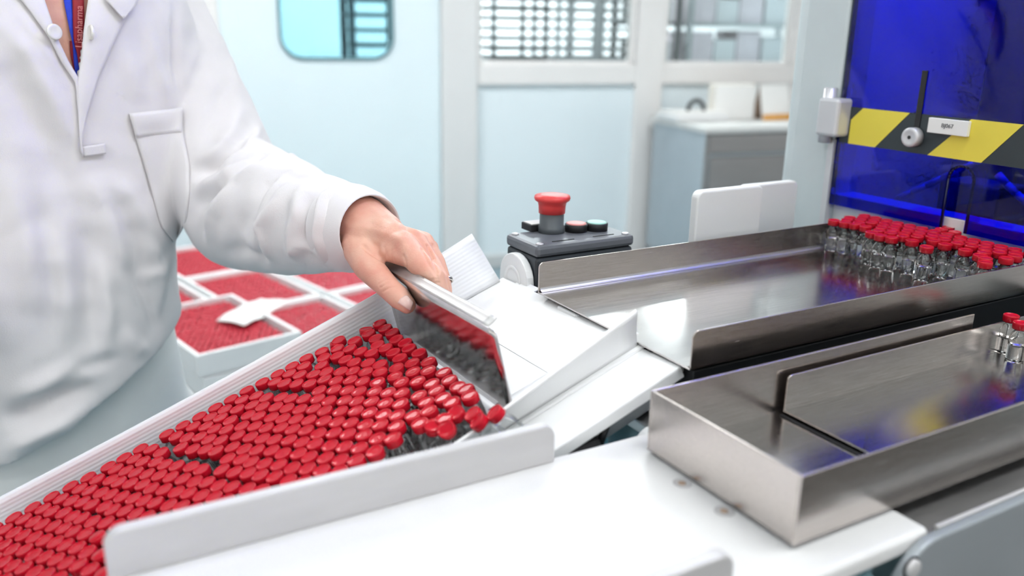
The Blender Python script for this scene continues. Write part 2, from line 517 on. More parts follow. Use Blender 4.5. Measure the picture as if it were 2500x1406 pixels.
for k in range(2, 5):
    for j, (u0, u1, h, m) in enumerate(((1.075, 1.17, 0.16, m_white), (1.19, 1.31, 0.13, m_greybox))):
        o = MB().box((u0, 0.63, zs[k]), (u1, 0.9, zs[k]+h)).build('storage_box', m, None, 0.004)
        o.matrix_world = MW; tag(o, '%s box on the %s shelf of the black rack behind glass' % (('white', 'pale grey')[j], wordz[k]), 'box', 'boxes behind the second window')
    for j, (u0, u1, h, m) in enumerate(((1.45, 1.62, 0.2, m_mauve), (1.64, 1.80, 0.15, m_greybox), (1.82, 2.0, 0.21, m_mauve), (2.03, 2.3, 0.17, m_greybox))):
        o = MB().box((u0, 0.63 + 0.02*j, zs[k]), (u1, 0.95, zs[k]+h)).build('storage_box', m, None, 0.004)
        o.matrix_world = MW; tag(o, '%s box on the %s shelf of the grey rack behind glass' % (('tall mauve', 'low grey', 'large mauve', 'wide grey')[j], wordz[k]), 'box', 'boxes behind the second window')

# ------------------------------------------------------------------ steel cabinet by the wall
cp = onz(1725, 310, 0.853)
CR = math.radians(90-70.5)
cab = thing('steel_cabinet', 'brushed steel cabinet with a door standing against the light-blue wall', 'cabinet', (cp[0], cp[1], 0), CR)
MB().box((0.0, 0.0, 0.10), (1.30, 0.56, 0.822)).build('body', m_cabside, cab, 0.004)
MB().box((-0.015, -0.02, 0.822), (1.32, 0.57, 0.853)).build('worktop', m_cabtop, cab, 0.004)
MB().box((0.02, -0.012, 0.715), (1.28, 0.0, 0.815)).build('drawer_front', m_cabsteel, cab, 0.004)
MB().box((0.0, -0.004, 0.10), (0.022, 0.0, 0.822)).build('corner_strip', m_cabsteel, cab)
MB().box((0.03, -0.014, 0.13), (0.64, 0.0, 0.70)).build('door', m_cabsteel, cab, 0.005)
MB().box((0.66, -0.014, 0.13), (1.27, 0.0, 0.70)).build('door', m_cabsteel, cab, 0.005)
MB().box((0.03, 0.02, 0.0), (1.27, 0.52, 0.10)).build('plinth', m_insidegrey, cab)
def on_cab(name, label, cat, x, y, rz=0.0):
    c, s = math.cos(CR), math.sin(CR)
    return thing(name, label, cat, (cp[0]+c*x-s*y, cp[1]+s*x+c*y, 0.853), CR+rz)
t = on_cab('handled_case', 'low white case with a black handle on the steel cabinet', 'case', 0.13, 0.36)
MB().box((-0.17, -0.11, 0), (0.17, 0.11, 0.035)).build('case_body', m_white_pl, t, 0.012)
MB().box((-0.165, -0.10, 0.035), (0.165, 0.10, 0.05)).build('case_lid', m_paper, t, 0.01)
h = MB()
for k in range(10):
    a0, a1 = math.pi*k/10, math.pi*(k+1)/10
    h.cyl((-0.05*math.cos(a0), -0.03, 0.05+0.055*math.sin(a0)), (-0.05*math.cos(a1), -0.03, 0.05+0.055*math.sin(a1)), 0.011, n=8)
h.build('handle', m_black, t)
t = on_cab('paper_stack', 'tall block of white paper standing on the steel cabinet', 'paper', 0.36, 0.34)
MB().box((-0.13, -0.03, 0), (0.13, 0.04, 0.19)).build('block', m_cream, t, 0.004)
MB().box((-0.128, -0.034, 0.004), (0.128, -0.03, 0.185)).build('front_sheet', m_paper, t)
t = on_cab('desk_calendar', 'white desk calendar with an orange foot on the steel cabinet', 'calendar', 0.60, 0.28, 0.1)
MB().add([(-0.10, -0.03, 0.0), (0.10, -0.03, 0), (0.10, 0.02, 0.19), (-0.10, 0.02, 0.19), (-0.10, -0.026, 0.0), (0.10, -0.026, 0), (0.10, 0.024, 0.19), (-0.10, 0.024, 0.19)],
         [(0,1,2,3),(7,6,5,4),(0,4,5,1),(1,5,6,2),(2,6,7,3),(3,7,4,0)]).build('page', m_paper, t)
MB().add([(-0.10, 0.07, 0.0), (0.10, 0.07, 0), (0.10, 0.024, 0.19), (-0.10, 0.024, 0.19), (-0.10, 0.066, 0.0), (0.10, 0.066, 0), (0.10, 0.02, 0.19), (-0.10, 0.02, 0.19)],
         [(3,2,1,0),(4,5,6,7),(1,5,4,0),(2,6,5,1),(3,7,6,2),(0,4,7,3)]).build('back_card', m_brown, t)
MB().box((-0.10, -0.036, 0), (0.10, -0.03, 0.03)).build('foot_strip', m_orange, t)
t = on_cab('black_dish', 'small black dish on the steel cabinet beside the calendar', 'dish', 0.76, 0.2)
MB().lathe([(0.035, 0), (0.055, 0.03), (0.06, 0.045), (0.055, 0.045), (0.03, 0.006)], 20).build('bowl', m_black, t)
MB().lathe([(0.062, 0.041), (0.064, 0.045), (0.062, 0.049), (0.056, 0.045)], 20, cap=False).build('rim', m_black, t)
t = on_cab('white_bin', 'white round container with a blue band on the right end of the cabinet', 'container', 0.90, 0.34)
MB().lathe([(0.07, 0), (0.085, 0.16), (0.08, 0.16), (0.066, 0.005)], 24).build('tub', m_white_pl, t)
MB().lathe([(0.0795, 0.09), (0.082, 0.12)], 24, cap=False).build('band', mat('band_blue_grey', (0.45, 0.47, 0.6), 0.5, var=0.03), t)
for i, (x, y, r) in enumerate(((0.22, 0.12, 0.3), (0.42, 0.10, -0.2), (0.62, 0.09, 0.15))):
    t = on_cab('paper_sheet', 'loose white paper sheet lying on the cabinet top, %s' % ('nearest its left corner', 'middle one', 'below the calendar')[i], 'paper', x, y, r)
    MB().box((-0.1, -0.07, 0.0005), (0.1, 0.07, 0.003)).build('sheet', m_paper, t)

# ------------------------------------------------------------------ stacked trays of vials behind the worker
p0 = onz(485, 868, 0.60); p1 = onz(742, 808, 0.60)
e1 = (p1-p0)/np.linalg.norm(p1-p0)
TRZ = math.atan2(e1[1], e1[0])
TW, TL, THT = 0.263, 0.402, 0.055
e2 = np.array([-e1[1], e1[0], 0])
def carton(loc, label):
    t = thing('vial_carton', label, 'carton', loc, TRZ, 'stacked white cartons')
    MB().box((0, 0, 0), (TW, TL, 0.003)).build('bottom', m_board, t)
    for lo, hi in (((0, 0, 0.003), (TW, 0.012, THT)), ((0, TL-0.012, 0.003), (TW, TL, THT)), ((0, 0.012, 0.003), (0.012, TL-0.012, THT)), ((TW-0.012, 0.012, 0.003), (TW, TL-0.012, THT))):
        MB().box(lo, hi).build('side', m_board, t, 0.002)
    return t
capstuff = MB()
def fill_caps(loc):
    r = 0.0066
    y = 0.022; k = 0
    while y < TL-0.018:
        x = 0.021 + (0.008 if k % 2 else 0)
        while x < TW-0.018:
            p = np.array(loc) + e1*(x+rng.normal()*0.0006) + e2*(y+rng.normal()*0.0006)
            c = (p[0], p[1], loc[2]+0.034)
            vs, n = [], 7
            for zz in (0, 0.0075 + rng.normal()*0.0006):
                for q in range(n):
                    a = 2*math.pi*q/n
                    vs.append((c[0]+r*math.cos(a), c[1]+r*math.sin(a), c[2]+zz))
            capstuff.add(vs, [tuple(range(n, 2*n))] + [(q, (q+1) % n, n+(q+1) % n, n+q) for q in range(n)], False)
            x += 0.016
        y += 0.01386; k += 1
zt = 0.60 - THT
levels = [zt - 0.058*k for k in range(0, 5)]
words_c = ('near left', 'near middle', 'near right'); words_r = ('front', 'middle', 'back')
for i in range(3):
    for j in range(3):
        base = p0 + e1*(i*(TW+0.012)) + e2*(j*(TL+0.012))
        sh = e1*(0.006*((i*7+j*3) % 3 - 1)) 
        tops = 0 if (i == 0 and j == 0) else 1
        nl = 5 if j == 0 and i < 2 else 3
        for k in range(tops, nl+tops if nl == 3 else 5):
            off = sh if k == tops else e1*rng.normal()*0.004 + e2*rng.normal()*0.004
            loc = base + off; loc = np.array([loc[0], loc[1], levels[k] if k < 5 else levels[4]])
            carton(loc, 'white vial carton, %s of the %s %s stack behind the worker' % (('top one', 'second', 'third', 'fourth', 'fifth')[k-tops], words_r[j], ('left', 'middle', 'right')[i]))
            if k <= tops+1: fill_caps(loc)
o = capstuff.build('packed_vial_caps', mat('red_cap_far_lit', (0.62, 0.03, 0.055), 0.5, var=0.05))  # cap red lifted and dulled to imitate the stronger light on the cartons
tag(o, 'blurred mass of red caps packed in the stacked white cartons', 'vial caps', kind='stuff')
# pallet-like cart
t = thing('stack_cart', 'low grey cart carrying the stacked white cartons', 'cart', (p0[0], p0[1], 0), TRZ)
zc = levels[4]
MB().box((-0.04, -0.03, zc-0.05), (0.88, 1.30, zc)).build('deck', m_cart, t, 0.006)
MB().box((0.29, 0.40, zc), (0.85, 1.25, levels[3]-0.0005)).build('spacer', m_board, t, 0.004)
MB().box((0.0, 0.415, zc), (0.27, 1.25, levels[3]-0.0005)).build('spacer', m_board, t, 0.004)
MB().box((0.57, 0.0, zc), (0.85, 0.39, levels[3]-0.0005)).build('spacer', m_board, t, 0.004)
for (x, y) in ((0.0, 0.02), (0.84, 0.02), (0.0, 1.25), (0.84, 1.25)):
    MB().box((x-0.02, y-0.02, 0.08), (x+0.02, y+0.02, zc-0.05)).build('leg', m_cart, t, 0.003)
    MB().cyl((x, y-0.015, 0.04), (x, y+0.015, 0.04), 0.04, n=16).build('wheel', m_black, t)
# crumpled paper sheet on the top carton
t = thing('crumpled_sheet', 'crumpled white paper sheet lying on the topmost carton of red vials', 'paper')
Lc = [(525, 785), (590, 803), (640, 800)]; 
P = []
for i in range(13):
    row = []
    for j in range(9):
        u, v = i/12, j/8
        x = 528 + 108*u; y = 785 - 53*u
        x2 = 597 + 110*u; y2 = 803 - 60*u
        px, py = x + (x2-x)*v, y + (y2-y)*v
        q = onz(px, py, 0.59)
        q[2] = 0.592 + 0.006*abs(math.sin(3.1*u+1.7*v)) + 0.003*math.sin(7*u-3*v)**2
        row.append(q)
    P.append(row)
MB().grid(P).build('sheet', m_paper, t, solid=0.002)

# ------------------------------------------------------------------ machine bench
ZT = CZ - 0.300                                # white table top
bench = thing('machine_bench', 'white coated machine bench top under the trays', 'bench', (0, 0, 0), ROT_M)
MB().box((-0.20, 0.280, ZT-0.014), (0.472, 0.474, ZT)).build('bench_top', m_table, bench, 0.004, 3)
MB().box((-0.20, 0.292, 0.06), (0.44, 0.44, ZT-0.014)).build('cabinet_body', m_teal, bench, 0.004)
fr = lambda u, v, d: (u, d, v)
fg = thing('guide_rail', 'long pale metal guide rail in front of the box of vials', 'rail', (0, 0, 0), ROT_M)
MB().prism(rrect(0.012, ZT, 0.307, ZT+0.030, 0.010, 7, (0, 0, 1, 1)), 0.466, 0.475, fr).build('upright_plate', m_flange, fg, 0.0015)
MB().box((0.02, 0.4735, ZT), (0.30, 0.480, ZT+0.010)).build('foot_strip', m_flange, fg, 0.001)
pz = onz(1745, 1352, ZT+0.028); fa, fb, _ = toAB(pz)
fg2 = thing('guide_rail', 'short end of a pale guide rail at the bottom edge beside the steel box', 'rail', (0, 0, 0), ROT_M)
MB().prism(rrect(-0.05, ZT, fa+0.012, ZT+0.028, 0.010, 7, (0, 0, 1, 1)), fb-0.004, fb+0.006, fr).build('upright_plate', m_flange, fg2, 0.0015)
MB().box((-0.05, fb+0.004, ZT), (fa-0.01, fb+0.010, ZT+0.006)).build('foot_strip', m_flange, fg2, 0.001)

# grey front of the machine at the lower right
mf = thing('lower_machine', 'grey machine front panel with a round pin below the steel box', 'machine', (0, 0, 0), ROT_M)
MB().box((0.4765, 0.283, ZT-0.020), (0.92, 0.47, ZT-0.008)).build('ledge', m_deckdark, mf, 0.001)
MB().prism(rrect(0.432, ZT-0.35, 1.2, ZT-0.0015, 0.040, 10, (0, 0, 0, 1)), 0.272, 0.2795, fr).build('front_panel', m_tablegrey, mf, 0.002, 3)
MB().box((0.480, 0.2795, ZT-0.008), (1.2, 0.283, ZT-0.0015)).build('panel_lip', m_flange, mf, 0.0008)
pp = onB(2224, 1385, 0.272); pa, pb, pzz = toAB(pp)
MB().cyl((pa, 0.2685, pzz), (pa, 0.274, pzz), 0.0062, n=24).build('pin', m_flange, mf, 0.0015)
MB().lathe([(0.0075, -0.0005), (0.0075, 0.0006), (0.0064, 0.0006)], 24, Matrix.Translation((pa, 0.2719, pzz)) @ Matrix.Rotation(math.radians(90), 4, 'X'), cap=False).build('pin_ring', m_black, mf)
MB().box((0.40, 0.2805, ZT-0.12), (0.425, 0.290, ZT-0.02)).build('bracket', m_teal, mf, 0.003)
# steel deck and dark plate under the long tray, machine body below
dk = thing('machine_deck', 'satin steel deck with a dark plate beneath the long steel tray', 'machine', (0, 0, 0), ROT_M)
MB().box((0.405, 0.476, ZT-0.012), (0.92, 0.72, ZT-0.001)).build('deck_plate', m_deck, dk, 0.002)
MB().box((0.445, 0.478, ZT-0.001), (0.92, 0.695, ZT+0.040)).build('dark_plate', m_darkplate, dk, 0.001)
for (b0, b1) in ((0.635, 0.668), (0.49, 0.525)):
    MB().box((0.4365, b0, ZT+0.034), (0.452, b1, ZT+0.0415)).build('slide_pad', m_white_pl, dk, 0.002)
MB().box((0.53, 0.50, 0.05), (0.92, 0.70, ZT-0.012)).build('machine_body', m_teal, dk, 0.005)
MB().cyl((0.43, 0.52, 0.0), (0.43, 0.52, ZT-0.012), 0.028, n=24).build('leg_column', m_teal, dk)
MB().prism(rrect(0.392, ZT-0.05, 0.432, ZT-0.001, 0.018, 8, (0, 0, 1, 1)), 0.4765, 0.484, fr).build('end_cap', m_white_pl, dk, 0.001)
MB().box((0.30, 0.49, 0.03), (0.40, 0.70, 0.07)).build('foot_bar', m_teal, dk, 0.004)
cb = thing('cable_clip', 'black cable clip in the gap under the sloping ramp', 'clip', tuple(AB(0.352, 0.492, ZT-0.016)), ROT_M)
MB().box((-0.018, -0.006, -0.01), (0.014, 0.008, 0.012)).build('clip_body', m_black, cb, 0.006)
MB().cyl((0.014, 0, 0.004), (0.020, 0.0, 0.020), 0.003, n=8).build('clip_pin', m_black, cb)

# ------------------------------------------------------------------ long steel tray
ZU = CZ - 0.2545
A0, A1, B0, B1, UH = 0.4365, 0.928, 0.474, 0.704, 0.0305
ut = thing('long_steel_tray', 'long brushed steel tray with low side walls holding vials before the blue door', 'tray', (0, 0, 0), ROT_M)
MB().box((A0, B0, ZU-0.0015), (A1, B1, ZU)).build('tray_floor', m_steel_tray, ut)
MB().prism(rrect(A0, ZU-0.0015, A1, ZU+UH, 0.006, 5, (0, 0, 0, 1)), B1-0.0015, B1, fr).build('back_wall', m_steel, ut, 0.0004)
MB().prism(rrect(A0+0.001, ZU-0.0015, A1, ZU+UH, 0.006, 5, (0, 0, 0, 1)), B0, B0+0.0015, fr).build('front_wall', m_steel, ut, 0.0004)
g = MB()
for k in range(5):                               # small rounded fold between floor and walls
    a0, a1 = math.pi/2*k/5, math.pi/2*(k+1)/5
    for s, bb in ((1, B1-0.0015), (-1, B0+0.0015)):
        y0, z0 = bb - s*0.004*(1-math.sin(a0)), ZU + 0.004*(1-math.cos(a0))
        y1, z1 = bb - s*0.004*(1-math.sin(a1)), ZU + 0.004*(1-math.cos(a1))
        vs = [(A0+0.002, y0, z0+0.0002), (A1, y0, z0+0.0002), (A1, y1, z1+0.0002), (A0+0.002, y1, z1+0.0002)]
        g.add(vs, [(0, 1, 2, 3) if s > 0 else (3, 2, 1, 0)], True)
g.build('fold', m_deck, ut)

# ------------------------------------------------------------------ lower steel box with an inner tray
LA0, LA1, LB0, LB1, LH = 0.3755, 0.90, 0.3045, 0.4465, 0.0475
ZL = ZT + 0.0025
lb = thing('steel_box', 'square-cornered brushed steel collecting box in the right foreground', 'box', (0, 0, 0), ROT_M)
MB().box((LA0, LB0, ZL), (LA1, LB1, ZL+0.0015)).build('box_floor', m_steel_tray, lb)
MB().box((LA0, LB0+0.002, ZL), (LA0+0.002, LB1-0.002, ZL+LH)).build('end_wall', m_steel, lb, 0.0005)
MB().box((LA0, LB0, ZL), (LA1, LB0+0.002, ZL+LH)).build('front_wall', m_steel, lb, 0.0005)
pe = onB(2375, 768, LB1); ea = toAB(pe)[0]
MB().box((LA0, LB1-0.002, ZL), (ea, LB1, ZL+LH)).build('back_wall', m_steel, lb, 0.0005)
it = thing('inner_steel_tray', 'smaller steel tray with a rounded corner nested inside the steel box', 'tray', (0, 0, 0), ROT_M)
pi = onz(1912, 1000, ZL+0.006); ia, ib, _ = toAB(pi)
MB().box((ia, LB0+0.003, ZL+0.0045), (LA1, ib, ZL+0.006)).build('tray_floor', m_steel_tray, it)
MB().prism(rrect(ia, ZL+0.0045, LA1, ZL+0.036, 0.005, 5, (0, 0, 0, 1)), ib-0.0015, ib, fr).build('back_wall', m_steel, it, 0.0004)
MB().box((ia, LB0+0.0025, ZL+0.0045), (LA1, LB0+0.004, ZL+0.03)).build('front_wall', m_steel, it, 0.0003)
MB().box((ia-0.0035, LB0+0.003, ZL+0.0015), (ia-0.0005, ib, ZL+0.0025)).build('gap_strip', m_black, it)
for k, (px, py) in enumerate(((1665, 1180), (1768, 1248))):
    q = onz(px, py, ZT); qa, qb, _ = toAB(q)
    s = thing('bench_screw', 'small countersunk screw in the bench by the steel box, %s' % ('farther one', 'nearer one')[k], 'screw', (q[0], q[1], ZT), ROT_M, 'bench screws')
    MB().lathe([(0.0068, 0.0), (0.0066, 0.0003), (0.0058, 0.0003), (0.0052, 0.0001)], 24).build('washer', m_flange, s)
    MB().lathe([(0.0026, 0.0001), (0.0026, 0.0005), (0.0018, 0.0007)], 14).build('head', m_brown, s)

# ------------------------------------------------------------------ vials
def ring_cap(R=0.0072, h=0.0068, n=22):
    mb = MB()
    mb.lathe([(R*0.93, 0.0), (R*0.985, 0.0006), (R, h-0.0014), (R*0.985, h-0.0007), (R*0.95, h-0.0002), (R*0.90, h), (R*0.85, h-0.00015), (R*0.80, h-0.0006), (R*0.74, h-0.0008), (R*0.30, h-0.0007)], n)
    return mb
VH = 0.038
glass = MB()
glass.lathe([(0.0060, 0.0), (0.0074, 0.0004), (0.0079, 0.0012), (0.0079, 0.0225), (0.0076, 0.0245), (0.0058, 0.0275), (0.0046, 0.0290), (0.0044, 0.0312), (0.0061, 0.0318), (0.0061, 0.0325)], 20)
glass.lathe([(0.0068, 0.0150), (0.0070, 0.0152), (0.0070, 0.0222), (0.0050, 0.0268), (0.0034, 0.0290), (0.0034, 0.0315)], 20, flip=True)
me_glass = glass.mesh('glass_body'); me_glass.materials.append(m_vial)
glass_b = MB().lathe([(0.0074, 0.0), (0.0079, 0.0012), (0.0079, 0.0225), (0.0076, 0.0245), (0.0058, 0.0275), (0.0046, 0.0290), (0.0044, 0.0312), (0.0061, 0.0318), (0.0061, 0.0325)], 16)
me_glass_b = glass_b.mesh('glass_body'); me_glass_b.materials.append(glassy('vial_glass_thin', (0.955, 0.965, 0.965), 0.8, 0.06))
me_cap = ring_cap().mesh('cap'); me_cap.materials.append(m_cap)
def vial(loc, M3=None, label='', group=None, gm=None):
    t = bpy.data.objects.new('vial', None); scene.collection.objects.link(t)
    t.empty_display_size = 0.005
    if M3 is None: M3 = Matrix.Identity(3)
    M = M3.to_4x4(); M.translation = Vector(tuple(map(float, loc)))
    t.matrix_world = M
    tag(t, label, 'vial', group)
    b = bpy.data.objects.new('glass_body', gm or me_glass); scene.collection.objects.link(b); b.parent = t
    c = bpy.data.objects.new('cap', me_cap); scene.collection.objects.link(c); c.parent = t; c.location = (0, 0, VH-0.0068)
    return t
RT3 = Matrix([[RT[r, c] for c in range(3)] for r in range(3)])

# ----- vials in the sloping box, x along the wall, y across
pitch = 0.016
FL = -0.038                                       # box floor below the cap plane
pts = []; special = {}
c1 = lambda X, Y: tray_xy(780 + X/4.6875, 750 + Y/4.6875)
def put(x, y, dmin=0.0149):
    for (a, b) in pts:
        if (a-x)**2 + (b-y)**2 < dmin*dmin: return False
    pts.append((x, y)); return True
near_plate = [(670,180),(750,230),(820,280),(880,345),(960,395),(1015,460),(1110,520),(1240,620),(1400,740),(1480,830),(1570,910),(1660,1000),(1750,1085),
              (555,290),(630,345),(660,415),(770,450),(820,515),(905,575),(865,690),(840,785),(940,845),(1105,840),(1270,865),(1065,730),(1230,720),(1065,625),
              (1340,950),(1430,1030),(1510,1110),(1130,1005),(1200,1095),(1290,1170),(1065,1235),(1140,1310),(1570,1190),
              (215,360),(385,370),(205,460),(355,460),(470,495),(580,520),(185,550),(290,590),(400,615),(545,625),(700,635),(50,560),(40,645)]
for X, Y in near_plate:
    x, y = c1(X, Y)
    put(min(x, 0.083), y, 0.0122)
s3 = math.sqrt(3)/2
for j in range(0, 11):                              # the well ordered block in front of the paddle
    for i in range(-5, 10):
        x, y = 0.5*(i-j)*pitch, -s3*(i+j)*pitch
        if j == 0 and (i < 0 or i > 4): continue
        if j == 1 and (i < 0 or i > 4): continue
        if j == 2 and i < 0: continue
        if y < -0.172 or x > 0.05: continue
        put(x, y, 0.0128)
first = [-17.83,-16.82,-15.78,-14.78,-13.79,-12.62,-11.8,-10.91,-9.29,-8.28,-7.27,-6.28,-5.27,-4.27,-3.27,-2.25,-1.25]
for fx in first: put(fx*pitch, 3.12*pitch, 0.013)
for m in range(1, 17):                             # rows parallel to the wall, right-hand domain then left-hand one
    y = (3.12 - 0.866*m)*pitch
    for k in range(-14, 4):
        x = (k - 0.28 + (0.5 if m % 2 else 0))*pitch
        if x < -0.16 + 0.006*m: continue
        if x > 0.04: continue
        put(x + rng.normal()*0.0002, y + rng.normal()*0.0002, 0.0137)
for m in range(1, 17):
    y = (3.12 - 0.866*m)*pitch - 0.0005
    for k in range(-26, -6):
        x = (k + 0.19 + (0.5 if m % 2 else 0))*pitch
        put(x + rng.normal()*0.0002, y + rng.normal()*0.0002, 0.0137)
for k in range(-26, -18): put((k+0.19)*pitch, 3.12*pitch, 0.0147)
PA = np.array(pts); NFIX = len(near_plate)
wgt = np.where(np.arange(len(PA)) < NFIX, 0.15, 1.0)[:, None]
for it in range(60):                               # let crowded vials settle against each other
    d = PA[:, None, :] - PA[None, :, :]
    L = np.sqrt((d**2).sum(2)) + np.eye(len(PA))
    ov = np.clip(0.0154 - L, 0, None)
    PA = PA + wgt*0.25*(d/L[:, :, None]*ov[:, :, None]).sum(1)
    PA[:, 1] = np.clip(PA[:, 1], -0.171, 0.0555); PA[:, 0] = np.minimum(PA[:, 0], 0.0835)
    if it == 25:
        extra = []
        for gx in np.arange(-0.40, 0.03, 0.002):
            for gy in np.arange(-0.168, 0.053, 0.002):
                q = np.array([gx, gy])
                if ((PA - q)**2).sum(1).min() > 0.0138**2 and all(((q-e)**2).sum() > 0.0138**2 for e in extra): extra.append(q)
        if extra:
            PA = np.vstack([PA, np.array(extra)]); wgt = np.vstack([wgt, np.ones((len(extra), 1))])
pts = [tuple(p) for p in PA]
def seen(x, y):
    p = TR(x, y, 0) - CAM
    c = RC.T @ p
    return 1250 + FPX*c[0]/c[2], 703 + FPX*c[1]/c[2]
def hidden_by_rail(px, py):
    if px < 225: return False
    return py > 1300 - 0.209*(px-245)
vis, rest = [], []
for (x, y) in pts:
    if x > 0.0845 or y < -0.172 or y > 0.056: continue
    px, py = seen(x, y)
    if px < -40 or py > 1450: continue
    (rest if hidden_by_rail(px, py) else vis).append((x, y, px, py))
tipx = [c1(1300, 1340), c1(1440, 1370), c1(1420, 1270), c1(1720, 1210), c1(1790, 1290)]
vis = [v for v in vis if all((v[0]-a)**2 + (v[1]-b)**2 > 0.0125**2 for a, b in tipx)]
rest = [v for v in rest if all((v[0]-a)**2 + (v[1]-b)**2 > 0.0125**2 for a, b in tipx)]
vis.sort(key=lambda v: v[1])
ONES = ['', 'first', 'second', 'third', 'fourth', 'fifth', 'sixth', 'seventh', 'eighth', 'ninth', 'tenth', 'eleventh', 'twelfth', 'thirteenth', 'fourteenth', 'fifteenth', 'sixteenth', 'seventeenth', 'eighteenth', 'nineteenth', 'twentieth']
def ordinal(n):
    return ONES[n] if n <= 20 else ('twenty-' + ONES[n-20] if n < 30 else ('thirtieth' if n == 30 else 'thirty-' + ONES[n-30]))
rowof = {}
for v_ in vis:
    rowof.setdefault(max(1, int(round((0.0500 - v_[1])/0.01386)) + 1), []).append(v_)
rank = {}
for r_, vs_ in rowof.items():
    for n_, v_ in enumerate(sorted(vs_, key=lambda q: -q[0])): rank[v_] = (r_, n_+1)
NV = 0
for (x, y, px, py) in vis:
    tilt = Matrix.Rotation(rng.normal()*0.02, 3, 'X') @ Matrix.Rotation(rng.normal()*0.02, 3, 'Y')
    edge = x > 0.060
    r_, n_ = rank[(x, y, px, py)]
    lab = 'red-capped vial, %s from the paddle in the %s row from the ribbed box wall' % (ordinal(n_), ordinal(r_))
    vial(TR(x, y, FL), RT3 @ tilt, lab, 'vials beside the paddle' if edge else ('vials along the box wall' if y > 0.044 else 'vials packed in the white box'), me_glass_b)
    NV += 1
tips = [(c1(385, 295), (0.0, 0.32), 'red-capped vial leaning against the ribbed wall, farther one'),
        (c1(30, 455), (0.05, 0.34), 'red-capped vial leaning against the ribbed wall, nearer one')]
for (xy, (tx, ty), lab) in tips:
    vial(TR(xy[0]+0.002, xy[1]-0.004, FL), RT3 @ Matrix.Rotation(ty, 3, 'Y') @ Matrix.Rotation(tx-0.1, 3, 'X'), lab, None, me_glass_b)
fallen = [((1300, 1340), 0.25, 0.10, 'red-capped vial tipping sideways at the near corner of the box, leftmost of the loose group'),
          ((1440, 1390), 0.55, -0.35, 'red-capped vial lying tilted with its cap towards the rail'),
          ((1420, 1262), 0.05, 0.12, 'red-capped vial behind the tilted ones at the near corner of the box'),
          ((1545, 1200), 0.12, -0.25, 'red-capped vial in the middle of the loose group by the near corner'),
          ((1735, 1205), -0.15, -0.30, 'red-capped vial pushed up against the paddle at the near corner'),
          ((1790, 1290), -0.25, -0.45, 'red-capped vial with a broad tilted cap nearest the rail end'),
          ((1985, 1195), -0.2, -0.40, 'single red-capped vial half hidden by the box flap at the paddle corner')]
for (XY, tx, ty, lab) in fallen:
    x, y = c1(*XY)
    M3 = RT3 @ Matrix.Rotation(tx, 3, 'X') @ Matrix.Rotation(ty, 3, 'Y')
    c = np.array(TR(x, y, 0.0)) - np.array(M3 @ Vector((0, 0, VH)))
    vial(c, M3, lab, None, me_glass_b)
if rest:
    rb_ = MB()
    for (x, y, px, py) in rest:
        q = TR(x, y, FL); M = RT3.to_4x4(); M.translation = Vector(tuple(q))
        rb_.lathe([(0.0079, 0.0), (0.0079, 0.023), (0.005, 0.029), (0.0068, 0.0315), (0.0068, VH-0.0006), (0.006, VH)], 10, M)
    o = rb_.build('hidden_vials', m_cap)
    tag(o, 'red-capped vials of the box hidden behind the pale guide rail', 'vials', kind='stuff')
print('vials in box', NV, 'rest', len(rest))

# ----- the white box itself (in the sloping frame)
bx = thing('white_vial_box', 'sloping white ribbed plastic box with open end holding the red-capped vials', 'box', mat4=MT)
XL, XR = -0.42, 0.226
MB().box((XL, -0.186, FL-0.0028), (XR, 0.072, FL-0.0002)).build('bottom_sheet', m_board, bx)
# back wall with ribs
P = []
for i in range(29):
    x = XL + (0.219-XL)*i/28
    lean = 0.0015 + 0.0025*math.sin(9*x) + (0.012*max(0, (x-0.06)/0.16)**1.5)
    row = []
    for j in range(9):
        v = j/8
        row.append((x + 0.012*v*max(0, (x-0.1)/0.12)*0, 0.067 + lean*v*2.0, FL + 0.0525*v))
    P.append(row)
MB().grid(P).build('back_wall', m_rib, bx, solid=0.003)
# front wall flares outwards towards the rail
P = []
for i in range(29):
    x = -0.30 + (0.219+0.30)*i/28
    k = min(1.0, max(0.0, (0.219-x)/0.17))
    yt = -0.197 - 0.010*k - 0.012*max(0, (0.05-x)/0.3)
    zt_ = 0.002 - 0.010*k
    row = []
    for j in range(9):
        v = j/8
        row.append((x, -0.180 + (yt+0.180)*v**1.3, FL + (zt_-FL)*v))
    P.append(row)
MB().grid(P).build('front_wall', m_board, bx, solid=0.0028)
# tabs at the open end
MB().box((XR-0.002, 0.005, FL-0.0026), (XR+0.008, 0.045, FL-0.0004)).build('end_tab', m_board, bx, 0.0008)
MB().box((XR-0.002, -0.165, FL-0.0026), (XR+0.007, -0.095, FL-0.0004)).build('end_tab', m_board, bx, 0.0008)
# fold line across the bottom sheet
MB().box((0.148, -0.176, FL-0.0002), (0.1492, 0.066, FL+0.0004)).build('fold_crease', m_white, bx)
# a thin inner liner flap along the front
P = []
for i in range(16):
    x = 0.085 + 0.13*i/15
    P.append([(x, -0.176 - 0.004*math.sin(3*v), FL + 0.0004 + 0.004*v*v) if False else (x, -0.1765+0.030*v, FL + 0.0015 + 0.006*(1-v)**2) for v in [q/6 for q in range(7)]])
MB().grid(P).build('inner_flap', m_board, bx, solid=0.0012)
# the ramp that carries it
rp = thing('sloping_ramp', 'white sloping ramp plate beneath the box of vials', 'ramp', mat4=MT)
MB().box((-0.46, -0.235, FL-0.0145), (0.222, 0.085, FL-0.003)).build('ramp_plate', m_board, rp, 0.0015)
MB().box((-0.44, -0.225, FL-0.030), (0.205, -0.215, FL-0.0145)).build('side_rib', m_tablegrey, rp, 0.001)
MB().box((-0.44, 0.05, FL-0.030), (0.205, 0.06, FL-0.0145)).build('side_rib', m_tablegrey, rp, 0.001)

